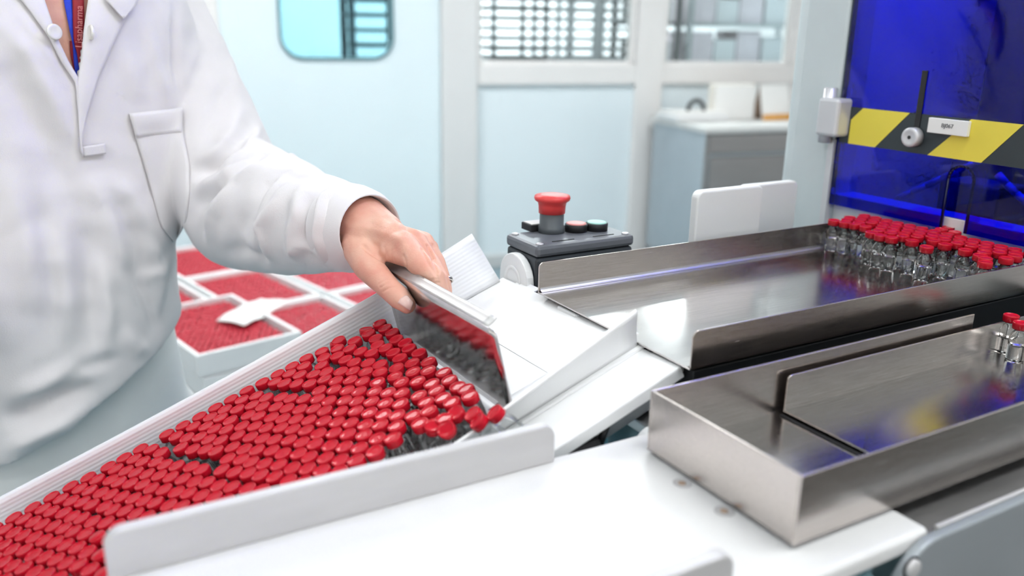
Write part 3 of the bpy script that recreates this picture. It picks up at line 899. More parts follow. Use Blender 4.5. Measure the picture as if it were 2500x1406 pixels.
# ----- steel paddle held by the worker
pd = thing('steel_paddle', 'polished steel paddle with a bent top lip pushing the vials', 'paddle', mat4=MT)
def pl(y, v): return (0.0915 + 0.0105*v, y, FL + 0.0045 + 0.0775*v)
P = [[pl(0.062 + (-0.184-0.062)*i/20, j/10) for j in range(11)] for i in range(21)]
MB().grid(P).build('face_plate', m_plate, pd, solid=0.0012)
y_in, y_out = 0.062, -0.170
tx, _, tz = pl(0, 1.0)
lip = [[(tx + 0.0135*(1-math.cos(a))/1.0 if False else tx + 0.002*math.sin(a) + 0.0085*(a/1.45), yy, tz + 0.0028*(1-math.cos(a))) for a in [0, 0.35, 0.7, 1.05, 1.45]] for yy in [y_in + (y_out-y_in)*i/20 for i in range(21)]]
MB().grid(lip).build('top_lip', mat('satin_steel_lip', (0.60, 0.59, 0.58), 0.5, 1.0, var=0.12, vscale=30), pd, solid=0.0012)

# ----- vials on the long tray
ZCAP = ZU + VH
def cap_ab(X, Y):
    q = onz(2000 + X/5, 500 + Y/5, ZCAP); return toAB(q)[:2]
front_px = [(185,180),(320,205),(445,230),(570,255),(640,325),(750,360),(890,390),(1030,372),(1140,425),(1310,500),(1240,455),(1400,425),(1540,470),(1690,455),(1790,540),(1960,600),(2030,640),(2120,710),(2240,685),(2395,665)]
tv = []
def put2(a, b, d=0.0145):
    if b > B1-0.0105 or b < B0+0.0095: return
    for (x, y) in tv:
        if (a-x)**2+(b-y)**2 < d*d: return
    tv.append((a, b))
for X, Y in front_px:
    a, b = cap_ab(X, Y); b = min(max(b, B0+0.0098), B1-0.0108)
    put2(a, b, 0.012)
fl_b = sorted(tv, key=lambda q: q[1])
bs = np.array([q[1] for q in fl_b]); as_ = np.array([q[0] for q in fl_b])
for k in range(7):
    a = 0.908 - 0.01386*k
    b = B1 - 0.0112 - (0.008 if k % 2 else 0)
    while b > B0 + 0.0098:
        if a > np.interp(b, bs, as_) + 0.003:
            put2(a + rng.normal()*0.0004, b + rng.normal()*0.0004, 0.0138)
        b -= 0.016
for (a, b) in ((0.925, 0.600), (0.941, 0.602), (0.926, 0.583)): put2(a, b, 0.0138)
trow = {}
for q in tv: trow.setdefault(max(1, int(round((0.908 - q[0])/0.01386)) + 1) if q[0] < 0.917 else 0, []).append(q)
tl = {}
for r_, qs in trow.items():
    for n_, q in enumerate(sorted(qs, key=lambda q: -q[1])):
        tl[q] = 'red-capped tray vial, %s from the back wall in the %s row before the door' % (ordinal(n_+1), ordinal(r_)) if r_ else 'red-capped vial in the arched notch of the blue door, %s from the left' % ordinal(n_+1)
for i, (a, b) in enumerate(tv):
    vial(AB(a, b, ZU), Matrix.Rotation(rng.normal()*0.02, 3, 'X'), tl[(a, b)], 'vials on the long steel tray')
print('tray vials', len(tv), 'front A range', as_.min(), as_.max())
# two vials in the small tray at the right edge
for (px, py, lab) in ((2470, 768, 'rear red-capped vial in the small steel tray at the right edge'), (2494, 786, 'front red-capped vial in the small steel tray at the right edge')):
    q = onz(px, py, ZL+0.006+VH)
    vial((q[0], q[1], ZL+0.006), None, lab)

# ------------------------------------------------------------------ control box
kb = 0.742
k0 = onB(1312, 602, kb); ka, _, kz = toAB(k0)
k1 = onB(1548, 566, kb); ka1 = toAB(k1)[0]
KL = ka1 - ka; KD = 0.066
kx = thing('control_box', 'charcoal push-button control box with a red emergency stop behind the long tray', 'control box', tuple(AB(ka, kb, kz-0.075)), ROT_M)
MB().box((0, 0, 0), (KL, KD, 0.062)).build('housing', m_box_black, kx, 0.004)
MB().box((-0.0008, -0.0008, 0.062), (KL+0.0008, KD+0.0008, 0.075)).build('lid', m_box_lid, kx, 0.004)
for (x, y) in ((0.007, 0.007), (KL-0.007, 0.007), (0.007, KD-0.007), (KL-0.007, KD-0.007)):
    MB().lathe([(0.0042, 0), (0.0042, 0.0012), (0.003, 0.0018)], 14, Matrix.Translation((x, y, 0.0748))).build('lid_screw', m_hinge, kx)
for (x0, x1) in ((0.2*KL, 0.42*KL), (0.62*KL, 0.84*KL)):
    MB().box((x0, 0.010, 0.0749), (x1, 0.0115, 0.0756)).build('engraved_line', m_black, kx)
def kpt(px, py, z):                                # lid point under a pixel
    q = onz(px, py, z); d = q - AB(ka, kb, 0); return float(d @ VA), float(d @ VB)
ex, ey = kpt(1346, 566, kz)
es = thing('emergency_stop', 'red mushroom emergency stop button with a grey collar', 'button', tuple(AB(ka+ex, kb+ey, kz)), ROT_M)
es.parent = kx; es.matrix_parent_inverse = kx.matrix_world.inverted() if False else Matrix.Identity(4)
es.location = (ex, ey, 0.075); es.rotation_euler = (0, 0, 0)
del es['category']; del es['label']
MB().lathe([(0.0150, 0), (0.0150, 0.007), (0.0137, 0.0085), (0.0137, 0.022), (0.0132, 0.023)], 28).build('collar', mat('collar_grey', (0.10, 0.115, 0.125), 0.35, var=0.06), es)
MB().lathe([(0.0148, 0.022), (0.0152, 0.030), (0.0160, 0.034), (0.0195, 0.0365), (0.0204, 0.039), (0.0195, 0.0415), (0.012, 0.043), (0.003, 0.0428)], 32).build('mushroom_head', m_estop, es)
for (px, py, m, nm) in ((1406, 548, m_btn_red, 'red_push_button'), (1456, 545, m_btn_green, 'green_push_button')):
    x, y = kpt(px, py+16, kz)
    MB().lathe([(0.0125, 0), (0.0130, 0.008), (0.0120, 0.0088)], 26, Matrix.Translation((x, y, 0.0748))).build('button_ring', m_black, kx)
    MB().lathe([(0.0115, 0.0085), (0.0115, 0.0096), (0.009, 0.0102)], 26, Matrix.Translation((x, y, 0.0748))).build(nm, m, kx)
x, y = kpt(1312, 562, kz)
MB().box((x-0.012, y-0.006, 0.0748), (x+0.014, y+0.016, 0.083)).build('label_holder', m_black, kx, 0.001)
MB().box((x-0.010, y-0.004, 0.083), (x+0.012, y+0.014, 0.0836)).build('label_card', m_paper, kx)
# white arched end bracket
arch = []
for k in range(13):
    a = math.pi*k/12
    arch.append((KD/2 + 0.030*math.cos(a), 0.033 + 0.028*math.sin(a)))
arch = [(KD/2+0.030, -0.03)] + arch + [(KD/2-0.030, -0.03)]
MB().prism(arch[::-1], -0.010, -0.0008, lambda u, v, d: (d, u, v)).build('end_bracket', m_white_pl, kx, 0.0015)
MB().lathe([(0.0175, 0), (0.0175, 0.0012), (0.014, 0.0012), (0.0135, 0.0004), (0.011, 0.0004)], 28, Matrix.Translation((-0.010, KD/2, 0.030)) @ Matrix.Rotation(math.radians(-90), 4, 'Y')).build('round_boss', m_white_pl, kx)
MB().box((-0.012, 0.0, -0.25), (KL, KD, -0.03)).build('mounting_plate', m_teal, kx, 0.003)
MB().box((0.0, 0.004, -0.03), (KL, KD-0.004, 0.0)).build('mounting_bar', m_deck, kx, 0.002)

# two white guard plates behind the long tray
def guard(label, x0, x1, y0, b):
    q0 = onB(x0, y0, b); a0_, _, z1_ = toAB(q0); a1_ = toAB(onB(x1, y0-12, b))[0]
    t = thing('guard_plate', label, 'guard plate', tuple(AB(a0_, b, ZT)), ROT_M, 'white guard plates')
    L = a1_-a0_; Hh = z1_-ZT
    MB().prism(rrect(0, 0.0, L, Hh, 0.009, 7), 0, 0.012, fr).build('plate', m_white_pl, t, 0.0025, 3)
    MB().box((0.01, 0.0, -0.03), (L-0.01, 0.02, 0.004)).build('foot', m_deck, t, 0.001)
    for xx in (0.02, L-0.02):
        MB().cyl((xx, 0.012, 0.012), (xx, 0.016, 0.012), 0.004, n=12).build('bolt', m_hinge, t)
guard('nearer white plastic guard plate behind the long steel tray', 1705, 1866, 468, 0.722)
guard('farther white plastic guard plate overlapping the nearer one by the pale post', 1817, 1951, 454, 0.775)

# ------------------------------------------------------------------ machine with blue door
AD = 0.932
dl = onA(2024, 497, AD); _, dB, dZ = toAB(dl)      # lower left corner of the door
mc = thing('filling_machine', 'machine with a hinged transparent blue door and black and yellow warning band', 'machine', tuple(AB(AD, 0, 0)), ROT_M)
ztop = 2.05
frd = lambda u, v, d: (d, u, v)                     # u = B, v = z, d = A offset
b_end = 0.41
# notch (arch) in the lower edge
n0 = onA(2290, 560, AD); n1 = onA(2350, 575, AD); nt_ = onA(2322, 403, AD)
nb0, nb1 = toAB(n1)[1], toAB(n0)[1]; ntop = nt_[2]
nr = (nb1-nb0)/2; ncen = (nb0+nb1)/2
out = [(dB, dZ), (dB, ztop), (b_end, ztop), (b_end, dZ), (nb0, dZ), (nb0, ntop-nr)]
for k in range(1, 12):
    a = math.pi - math.pi*k/12
    out.append((ncen + nr*math.cos(a), ntop-nr + nr*math.sin(a)))
out += [(nb1, ntop-nr), (nb1, dZ)]
dr = MB().prism(out, 0.0, 0.008, frd).build('blue_door', m_blue, mc)
ins = [(nb0-0.006, dZ-0.004), (nb1+0.006, dZ-0.004), (nb1+0.006, ntop+0.002), (nb0-0.006, ntop+0.002)]
MB().prism(ins, 0.014, 0.018, frd).build('slot_cover', m_blue, mc)
rim = MB()
for k in range(len(out)-1-12, len(out)):
    pass
archl = [(nb0, dZ), (nb0, ntop-nr)] + [(ncen + nr*math.cos(math.pi-math.pi*k/12), ntop-nr + nr*math.sin(math.pi-math.pi*k/12)) for k in range(1, 12)] + [(nb1, ntop-nr), (nb1, dZ)]
for q0, q1 in zip(archl[:-1], archl[1:]):
    rim.cyl((0.004, q0[0], q0[1]), (0.004, q1[0], q1[1]), 0.0016, n=6)
rim.build('notch_rim', mat('rim_dark_blue', (0.004, 0.006, 0.05), 0.3, var=0.05), dr)
# door edge profile
MB().box((0.0, dB, dZ), (0.008, dB+0.0025, ztop)).build('edge_strip', mat('edge_dark', (0.02, 0.03, 0.06), 0.3, var=0.05), dr)
# warning band
tb0 = onA(2090, 262, AD); tb1 = onA(2072, 350, AD)
zt1, zt0 = tb0[2], tb1[2]
def band_z(px, py): return onA(px, py, AD)[2]
MB().prism([(dB-0.004, zt0), (dB-0.004, zt1), (b_end, zt1), (b_end, zt0)], -0.0008, 0.0, frd).build('warning_band', m_tapeblack, dr)
ypx = [[(2108, 262), (2222, 272), (2135, 363), (2070, 353), (2078, 292)], [(2372, 288), (2500, 300), (2395, 399), (2264, 380)], [(2650, 313), (2790, 327), (2690, 432), (2545, 412)]]
for poly in ypx:
    pp_ = [toAB(onA(x, y, AD-0.0012)) for x, y in poly]
    uv = [(p[1], min(max(p[2], zt0), zt1)) for p in pp_]
    MB().prism(uv, -0.0014, -0.0008, frd).build('yellow_stripe', m_yellow, dr)
# vertical slot and lock knob
s0 = onA(2257, 172, AD); s1 = onA(2237, 330, AD)
sb = toAB(s1)[1]
MB().prism([(sb-0.0035, s1[2]), (sb+0.0035, s1[2]), (sb+0.0035, s0[2]), (sb-0.0035, s0[2])], -0.0022, -0.0002, frd).build('lock_slot', m_black, dr, 0.0005)
MK = Matrix.Translation((-0.0015, sb, s1[2]-0.002)) @ Matrix.Rotation(math.radians(-90), 4, 'Y')
kn = MB().lathe([(0.0115, 0), (0.0115, 0.010), (0.0105, 0.0115), (0.0075, 0.0117), (0.0065, 0.0112)], 28, MK).build('lock_knob', m_hinge, dr)
MB().lathe([(0.0022, 0.0112), (0.0022, 0.0118), (0.0015, 0.0118)], 12, MK).build('knob_socket', m_black, dr)
# name plate
l0 = onA(2277, 286, AD); l1 = onA(2370, 325, AD)
lb0, lb1, lz1, lz0 = toAB(l1)[1], toAB(l0)[1], l0[2], l1[2]-0.0
npl = MB().prism([(lb0, lz0-0.004), (lb1, lz0+0.001-0.005), (lb1, lz1), (lb0, lz1)], -0.007, -0.0015, frd).build('name_plate', m_paper, dr, 0.0006)
def text_mesh(body, size, name, m, parent, M, extrude=0.0002):
    cu = bpy.data.curves.new(name, 'FONT'); cu.body = body; cu.size = size; cu.align_x = 'CENTER'; cu.align_y = 'CENTER'; cu.extrude = extrude
    to = bpy.data.objects.new('tmp', cu); scene.collection.objects.link(to)
    dg = bpy.context.evaluated_depsgraph_get()
    me = bpy.data.meshes.new_from_object(to.evaluated_get(dg))
    bpy.data.objects.remove(to, do_unlink=True)
    o = obj(name, me, m, parent)
    me.transform(M)
    return o
Mtx = Matrix(((0, 0, -1, -0.0073), (-1, 0, 0, (lb0+lb1)/2), (0, 1, 0, (lz0+lz1)/2-0.001), (0, 0, 0, 1)))
text_mesh('BJ067', 0.0065, 'plate_text', m_ink, dr, Mtx)
# hinge
h0 = onA(2040, 285, AD-0.006); hb, hz = toAB(h0)[1], h0[2]
hg = MB().box((-0.024, hb-0.018, hz-0.024), (0.004, hb+0.016, hz+0.024)).build('hinge', m_hinge, mc, 0.004)
MB().cyl((-0.010, hb+0.010, hz-0.034), (-0.010, hb+0.010, hz+0.036), 0.0085, n=20).build('hinge_pin', m_hinge, hg)
# frame post
q0 = onA(1953, 300, AD+0.03); q1 = onA(2062, 100, AD+0.03)
pb1 = toAB(q0)[1]; pb0 = dB+0.002
MB().box((0.0, pb0, 0.0), (0.05, pb1-0.014, 2.2)).build('frame_post', m_post, mc, 0.008, 3)
MB().cyl((0.022, pb1-0.016, 0.0), (0.022, pb1-0.016, 2.2), 0.022, n=28).build('round_post', m_post, mc)
MB().box((-0.004, pb0-0.001, 0.7), (0.004, pb0+0.008, hz-0.03)).build('post_edge', m_hinge, mc)
# white guide ledge behind the door's lower edge
w0 = onA(2040, 538, AD+0.012)[2]
MB().box((0.012, 0.37, ZU-0.01), (0.05, dB+0.004, dZ+0.012)).build('guide_ledge', m_white_pl, mc, 0.001)
# inside of the machine
MB().box((0.62, 0.36, 0.6), (0.66, 1.3, 2.2)).build('inside_back', m_inside, mc)
MB().box((0.05, 0.36, ZU-0.03), (0.66, dB+0.01, ZU-0.005)).build('inside_floor', m_darkplate, mc)
MB().box((0.06, dB+0.03, 0.6), (0.66, dB+0.05, 2.2)).build('inside_side', m_inside, mc)
for (a, b, z0_, z1_, wa, wb) in ((0.30, dB-0.05, ZU, 2.1, 0.03, 0.035), (0.35, dB-0.16, ZU, 2.1, 0.03, 0.03), (0.28, dB-0.28, ZU, 1.9, 0.06, 0.05), (0.14, dB-0.12, ZU, ZU+0.075, 0.03, 0.04), (0.18, dB-0.33, ZU, ZU+0.085, 0.05, 0.07), (0.42, dB-0.37, ZU, 2.0, 0.04, 0.02)):
    MB().box((a-wa, b-wb, z0_), (a+wa, b+wb, z1_)).build('inside_column', m_insidegrey, mc, 0.004)
MB().cyl((0.45, dB+0.0, 1.42), (0.40, 0.40, 1.58), 0.025, n=12).build('inside_arm', m_insidegrey, mc)
MB().cyl((0.30, dB-0.2, 1.25), (0.38, 0.40, 1.55), 0.020, n=12).build('inside_arm', m_insidegrey, mc)
def hose(ptsl, r, m):
    hb_ = MB()
    for q0, q1 in zip(ptsl[:-1], ptsl[1:]): hb_.cyl(q0, q1, r, n=8)
    hb_.build('inside_hose', m, mc)
hose([(0.10, dB-0.03 - 0.16*t_, ZU+0.04+0.10*t_) for t_ in [k/8 for k in range(9)]], 0.004, m_tube)
hose([(0.12, dB-0.15 - 0.14*t_, ZU+0.09-0.035*math.sin(math.pi*t_)) for t_ in [k/10 for k in range(11)]], 0.005, m_tube)
hose([(0.2, dB-0.05-0.3*t_, 1.5+0.1*math.sin(4*t_)-0.2*t_) for t_ in [k/10 for k in range(11)]], 0.005, m_tube)
ml = mat('interior_fill_glow', (0.9, 0.9, 0.9), 0.5, emit=((0.95, 0.97, 1.0), 30.0))  # glowing panel added to brighten the interior behind the blue door
MB().box((0.12, 0.42, 2.0), (0.40, dB-0.05, 2.02)).build('inside_fill_panel', ml, mc)
MB().box((0.0, 0.36, 0.0), (0.05, 0.409, 2.05)).build('frame_post', m_post, mc, 0.006, 3)
MB().box((0.05, 0.362, 0.0), (0.66, 0.376, 2.05)).build('side_panel', m_post, mc, 0.002)
MB().box((0.0, 0.36, 2.05), (0.66, pb1, 2.2)).build('machine_roof', m_post, mc)

# ------------------------------------------------------------------ worker
def eval_remesh(mb, voxel, smooth_it=6, lam=0.5):
    me = mb.mesh('tmp')
    o = bpy.data.objects.new('tmp', me); scene.collection.objects.link(o)
    md = o.modifiers.new('r', 'REMESH'); md.mode = 'VOXEL'; md.voxel_size = voxel
    dg = bpy.context.evaluated_depsgraph_get()
    out = bpy.data.meshes.new_from_object(o.evaluated_get(dg))
    bpy.data.objects.remove(o, do_unlink=True)
    smooth_mesh(out, smooth_it, lam)
    out.polygons.foreach_set('use_smooth', [True]*len(out.polygons))
    return out
def get_v(me):
    a = np.empty(len(me.vertices)*3); me.vertices.foreach_get('co', a); return a.reshape(-1, 3)
def set_v(me, a):
    me.vertices.foreach_set('co', np.ascontiguousarray(a).ravel()); me.update()
def get_n(me):
    a = np.empty(len(me.vertices)*3); me.vertices.foreach_get('normal', a); return a.reshape(-1, 3)
def smooth_mesh(me, it, lam=0.5):
    v = get_v(me)
    e = np.empty(len(me.edges)*2, dtype=np.int64); me.edges.foreach_get('vertices', e); e = e.reshape(-1, 2)
    deg = np.bincount(e.ravel(), minlength=len(v)).astype(float)[:, None]; deg[deg == 0] = 1
    for k in range(it):
        for l in (lam, -lam*0.92 if it > 8 else lam*0.0):
            if l == 0: continue
            s = np.zeros_like(v)
            for c in range(3):
                s[:, c] = np.bincount(e[:, 0], v[e[:, 1], c], len(v)) + np.bincount(e[:, 1], v[e[:, 0], c], len(v))
            v = v + l*(s/deg - v)
    set_v(me, v)
def capsule(mb, p0, r0, p1, r1, n=14):
    mb.sphere(p0, r0, n, 9); mb.sphere(p1, r1, n, 9)
    mb.cyl(p0, p1, r0, r1, n=n)
def chain(mb, ptl, n=14):
    for (p, r), (q, s) in zip(ptl[:-1], ptl[1:]): capsule(mb, p, r, q, s, n)

PSI = math.radians(50)
Lx = np.array([math.sin(PSI), math.cos(PSI), 0]); Fx = np.array([math.cos(PSI), -math.sin(PSI), 0])
def torso(mb, secs, n=40, expo=2.3):
    """secs: (z relative to camera, centre shift along L, along F, half width, half depth, z shear)"""
    vs, fs = [], []
    C0 = np.array([-0.572, 1.085, 0])
    for (z, sl, sf, a, b, k) in secs:
        for q in range(n):
            t = 2*math.pi*q/n
            ct, st = math.cos(t), math.sin(t)
            u = a*math.copysign(abs(ct)**(2/expo), ct); v = b*math.copysign(abs(st)**(2/expo), st)
            p = C0 + Lx*(sl+u) + Fx*(sf+v); vs.append((p[0], p[1], CZ+z+k*u))
    m = len(secs)
    for i in range(m-1):
        for q in range(n):
            a_, b_ = i*n+q, i*n+(q+1) % n
            fs.append((a_, a_+n, b_+n, b_))
    fs.append(tuple(range(n))); fs.append(tuple(range((m-1)*n, m*n))[::-1])
    mb.add(vs, fs, True)

sh = at(415, 5, 1.19); el = at(590, 520, 1.10); wr = at(880, 560, 0.885)
person = thing('person', 'person in a white coat with breast pocket and lanyard, pushing vials with a steel paddle', 'person', (-0.57, 1.1, 0))
PINV = Matrix.Translation((0.57, -1.1, 0))
def pchild(o):
    if o.parent is person: o.matrix_parent_inverse = PINV
    return o
# coat
cm = MB()
torso(cm, [(0.17, 0.0, -0.03, 0.075, 0.07, 0), (0.12, 0.0, -0.02, 0.13, 0.085, 0), (0.075, 0.0, -0.01, 0.165, 0.10, 0), (0.0, 0, 0, 0.175, 0.115, 0), (-0.08, 0, 0, 0.178, 0.122, 0), (-0.17, -0.002, 0.0, 0.172, 0.126, 0),
           (-0.235, -0.016, 0.004, 0.156, 0.132, 0.08), (-0.31, -0.030, 0.006, 0.148, 0.136, 0.22), (-0.39, -0.034, 0.006, 0.150, 0.138, 0.40), (-0.455, -0.034, 0.004, 0.152, 0.138, 0.55)][::-1])
ua = sh + (el-sh)*0.5
fm = el + (wr-el)*0.5
chain(cm, [(tuple(sh + np.array([-0.02, 0.0, -0.012])), 0.066), (tuple(ua + np.array([-0.008, 0, 0])), 0.066), (tuple(el + np.array([0, 0, 0.0])), 0.073), (tuple(fm), 0.064), (tuple(el + (wr-el)*0.85), 0.049), (tuple(wr), 0.043)], 24)
capsule(cm, tuple(el + np.array([0.018, 0, 0.03])), 0.062, tuple(fm + np.array([0.0, 0, 0.01])), 0.058, 20)
shr = np.array([-0.572, 1.085, CZ]) - Lx*0.185 + np.array([0, 0, 0.06])
chain(cm, [(tuple(shr), 0.062), (tuple(shr + Fx*0.02 + np.array([-0.02, -0.02, -0.28])), 0.055), (tuple(shr + Fx*0.16 + np.array([0, 0, -0.38])), 0.045)], 20)
coat_me = eval_remesh(cm, 0.0045, 16, 0.55)

def cast_setup(me):
    v = get_v(me)
    return BVHTree.FromPolygons([tuple(p) for p in v], [tuple(p.vertices) for p in me.polygons])
bvh = cast_setup(coat_me)
def cast(px, py, tree, fallback=1.05):
    d = Vector(tuple(ray(px, py))).normalized()
    h = tree.ray_cast(Vector(tuple(CAM)), d, 5.0)
    if h[0] is None: return None, None, None
    return np.array(h[0]), np.array(h[1]), -np.array(d)
# folds: lines on the cloth, width and height in metres
folds = [
    ([(0,40),(70,130),(140,260),(190,390)], 0.012, 0.006), ([(30,10),(110,120),(180,240)], 0.006, 0.003),
    ([(0,150),(60,250),(130,400),(180,540)], 0.016, -0.006), ([(0,330),(50,480),(90,640),(100,800)], 0.022, 0.007),
    ([(210,420),(260,500),(290,620),(300,740)], 0.013, 0.006), ([(235,410),(320,480),(370,560),(400,620)], 0.012, 0.006),
    ([(180,470),(215,600),(225,760),(215,880)], 0.014, -0.006), ([(260,470),(330,580),(350,680),(350,780)], 0.010, -0.005),
    ([(330,560),(375,620),(395,700),(390,780)], 0.010, 0.005), ([(140,560),(160,700),(170,860)], 0.014, 0.005),
    ([(0,1030),(120,985),(260,930)], 0.013, -0.013), ([(0,980),(130,930),(300,880)], 0.014, 0.006), ([(0,1110),(110,1050),(240,985)], 0.012, 0.010), ([(0,1165),(90,1110),(200,1040)], 0.011, -0.011),
    ([(355,40),(380,160),(415,280)], 0.008, 0.004), ([(290,90),(330,200),(345,270)], 0.012, 0.003), ([(428,0),(430,130),(432,265)], 0.006, -0.006),
    ([(500,60),(460,170),(440,240)], 0.010, 0.004),
    ([(468,425),(530,405),(610,345)], 0.010, -0.009), ([(470,395),(540,370),(600,310)], 0.012, 0.006), ([(470,465),(545,445),(640,370)], 0.012, 0.008), ([(470,500),(540,470),(600,410),(660,360)], 0.008, -0.007),
    ([(505,600),(520,520),(570,440),(660,380)], 0.012, 0.008), ([(490,590),(500,520),(540,460)], 0.008, -0.006), ([(560,640),(590,540),(650,450),(720,400)], 0.014, -0.006), ([(600,655),(640,560),(690,480),(760,420)], 0.012, 0.005),
    ([(655,660),(650,590),(640,550),(700,470)], 0.006, 0.006), ([(645,650),(638,580),(632,550)], 0.005, -0.006),
    ([(760,640),(750,570),(765,490),(800,430)], 0.009, -0.006), ([(720,650),(715,570),(730,490),(770,420)], 0.010, 0.006), ([(790,640),(775,570),(790,490),(840,440)], 0.007, 0.007), ([(810,635),(798,570),(815,490),(870,445)], 0.005, -0.005),
    ([(700,380),(760,395),(840,430)], 0.008, 0.004), ([(680,420),(750,430),(830,460)], 0.007, -0.004),
    ([(330,690),(390,660),(415,625)], 0.008, 0.004),
    ([(300,640),(360,720),(390,830)], 0.009, -0.005), ([(60,420),(110,560),(130,720),(120,900)], 0.012, -0.006), ([(240,620),(262,760),(255,900)], 0.010, 0.006),
    ([(300,800),(340,850),(360,830)], 0.010, 0.004), ([(120,960),(200,900),(330,860)], 0.010, -0.005),
    ([(600,250),(560,330),(500,390)], 0.008, 0.004), ([(560,180),(530,270),(480,350)], 0.009, -0.004), ([(640,300),(620,345),(560,400),(500,440)], 0.006, 0.005),
    ([(735,400),(690,430),(650,480),(610,560)], 0.006, 0.005), ([(780,440),(740,500),(725,560)], 0.005, 0.004), ([(850,470),(815,530),(806,600)], 0.004, 0.004),
    ([(540,620),(600,610),(680,640)], 0.008, -0.004), ([(700,620),(740,600),(790,620)], 0.006, 0.004),
]
cv = get_v(coat_me); cn = get_n(coat_me)
disp = np.zeros(len(cv))
for (line, w_, amp) in folds:
    P3 = []
    for q0, q1 in zip(line[:-1], line[1:]):
        for s in np.linspace(0, 1, 7)[:-1]:
            h, nn, dd = cast(q0[0]+(q1[0]-q0[0])*s, q0[1]+(q1[1]-q0[1])*s, bvh)
            if h is not None: P3.append(h)
    if len(P3) < 2: continue
    P3 = np.array(P3)
    near = np.where(np.all((cv > P3.min(0)-4*w_) & (cv < P3.max(0)+4*w_), axis=1))[0]
    best = np.full(len(near), 1e9); tt = np.zeros(len(near))
    tot = len(P3)-1
    for k in range(tot):
        a_, b_ = P3[k], P3[k+1]
        ab = b_-a_; L2 = ab@ab + 1e-12
        s = np.clip(((cv[near]-a_)@ab)/L2, 0, 1)
        dist = np.linalg.norm(cv[near]-(a_+s[:, None]*ab), axis=1)
        up = dist < best
        best[up] = dist[up]; tt[up] = (k+s[up])/tot
    taper = np.clip(np.minimum(tt, 1-tt)*3.2+0.05, 0, 1)
    disp[near] += 1.35*amp*np.exp(-(best/w_)**2)*taper
nz = 0.0012*np.sin(cv[:, 0]*61+3*np.sin(cv[:, 2]*37))*np.sin(cv[:, 2]*43+2*np.sin(cv[:, 1]*51))
cv = cv + cn*(disp+nz)[:, None]
set_v(coat_me, cv)
smooth_mesh(coat_me, 1, 0.35)

# opening of the neckline: cloth faces inside the V are cut away
bvh = cast_setup(coat_me)
def px_of(p):
    c = RC.T @ (np.asarray(p).T - CAM[:, None])
    return 1250 + FPX*c[0]/c[2], 703 + FPX*c[1]/c[2]
def in_poly(x, y, poly):
    ins = np.zeros(len(x), bool)
    n = len(poly)
    for i in range(n):
        x0, y0 = poly[i]; x1, y1 = poly[(i+1) % n]
        c = ((y0 > y) != (y1 > y)) & (x < (x1-x0)*(y-y0)/(y1-y0+1e-12)+x0)
        ins ^= c
    return ins
bm = bmesh.new(); bm.from_mesh(coat_me)
bm.faces.ensure_lookup_table()
cen = np.array([f.calc_center_median() for f in bm.faces]); nor = np.array([f.normal for f in bm.faces])
fx, fy = px_of(cen)
front = (nor * (CAM - cen)).sum(1) > 0
vcut = in_poly(fx, fy, [(100, -120), (100, 0), (128, 95), (189, 196), (203, 100), (225, 0), (240, -120)]) & front & (cen[:, 1] < 1.2)
# cloth under the cuff opening
ax = (wr-el)/np.linalg.norm(wr-el)
cuff = ((cen - wr) @ ax > 0.004) & (np.linalg.norm(cen-wr, axis=1) < 0.075)
bmesh.ops.delete(bm, geom=[bm.faces[i] for i in np.where(vcut | cuff)[0]], context='FACES')
bm.to_mesh(coat_me); bm.free()
coat = pchild(obj('coat', coat_me, m_cloth, person)); coat['label'] = 'white long-sleeved work coat'
sd = coat.modifiers.new('sub', 'SUBSURF'); sd.levels = 1; sd.render_levels = 1

# cuff: a turned band around the wrist end of the sleeve
def tube_rings(rings, name, m, parent, n=40, solid=0.0):
    P = []
    for (c, ax_, ra, rb, up) in rings:
        ax_ = ax_/np.linalg.norm(ax_); u = up-(up@ax_)*ax_; u /= np.linalg.norm(u); v = np.cross(ax_, u)
        P.append([c + u*ra*math.cos(2*math.pi*k/n) + v*rb*math.sin(2*math.pi*k/n) for k in range(n+1)])
    return pchild(MB().grid(P).build(name, m, parent, solid=solid))
cuff_end = at(925, 578, 0.865)
axc = cuff_end - wr; axc /= np.linalg.norm(axc)
axc = 0.75*ax + 0.25*axc; axc /= np.linalg.norm(axc)
up0 = np.array([0.0, 0.1, 1.0])
tube_rings([(wr - ax*0.030, ax, 0.0475, 0.0465, up0), (wr - ax*0.012, ax, 0.0465, 0.0455, up0), (wr + axc*0.008, axc, 0.0425, 0.0415, up0), (wr + axc*0.018, axc, 0.0385, 0.038, up0), (wr + axc*0.020, axc, 0.0372, 0.0368, up0), (wr + axc*0.017, axc, 0.036, 0.0355, up0), (wr - ax*0.02, ax, 0.037, 0.036, up0)], 'cuff', m_cloth, coat)

# skin: hand, forearm, neck and chest as one body mesh
def hp(x, y, d): return tuple(at(x, y, d))
hm = MB()
W0 = hp(868, 545, 0.895); W1 = hp(905, 572, 0.868)
# palm: metacarpals
iM = hp(985, 596, 0.832); mM = hp(1010, 588, 0.848); rM = hp(1034, 592, 0.860); lM = hp(1048, 606, 0.872)
for (q, r0, r1) in ((iM, 0.019, 0.0125), (mM, 0.019, 0.0120), (rM, 0.018, 0.0112), (lM, 0.017, 0.0100)):
    capsule(hm, W1, r0, q, r1)
capsule(hm, W0, 0.031, W1, 0.0255)
capsule(hm, hp(885, 548, 0.885), 0.030, hp(935, 572, 0.862), 0.0225)
capsule(hm, hp(912, 560, 0.872), 0.020, hp(960, 580, 0.845), 0.0165)
capsule(hm, hp(955, 585, 0.855), 0.015, hp(1020, 596, 0.862), 0.011)
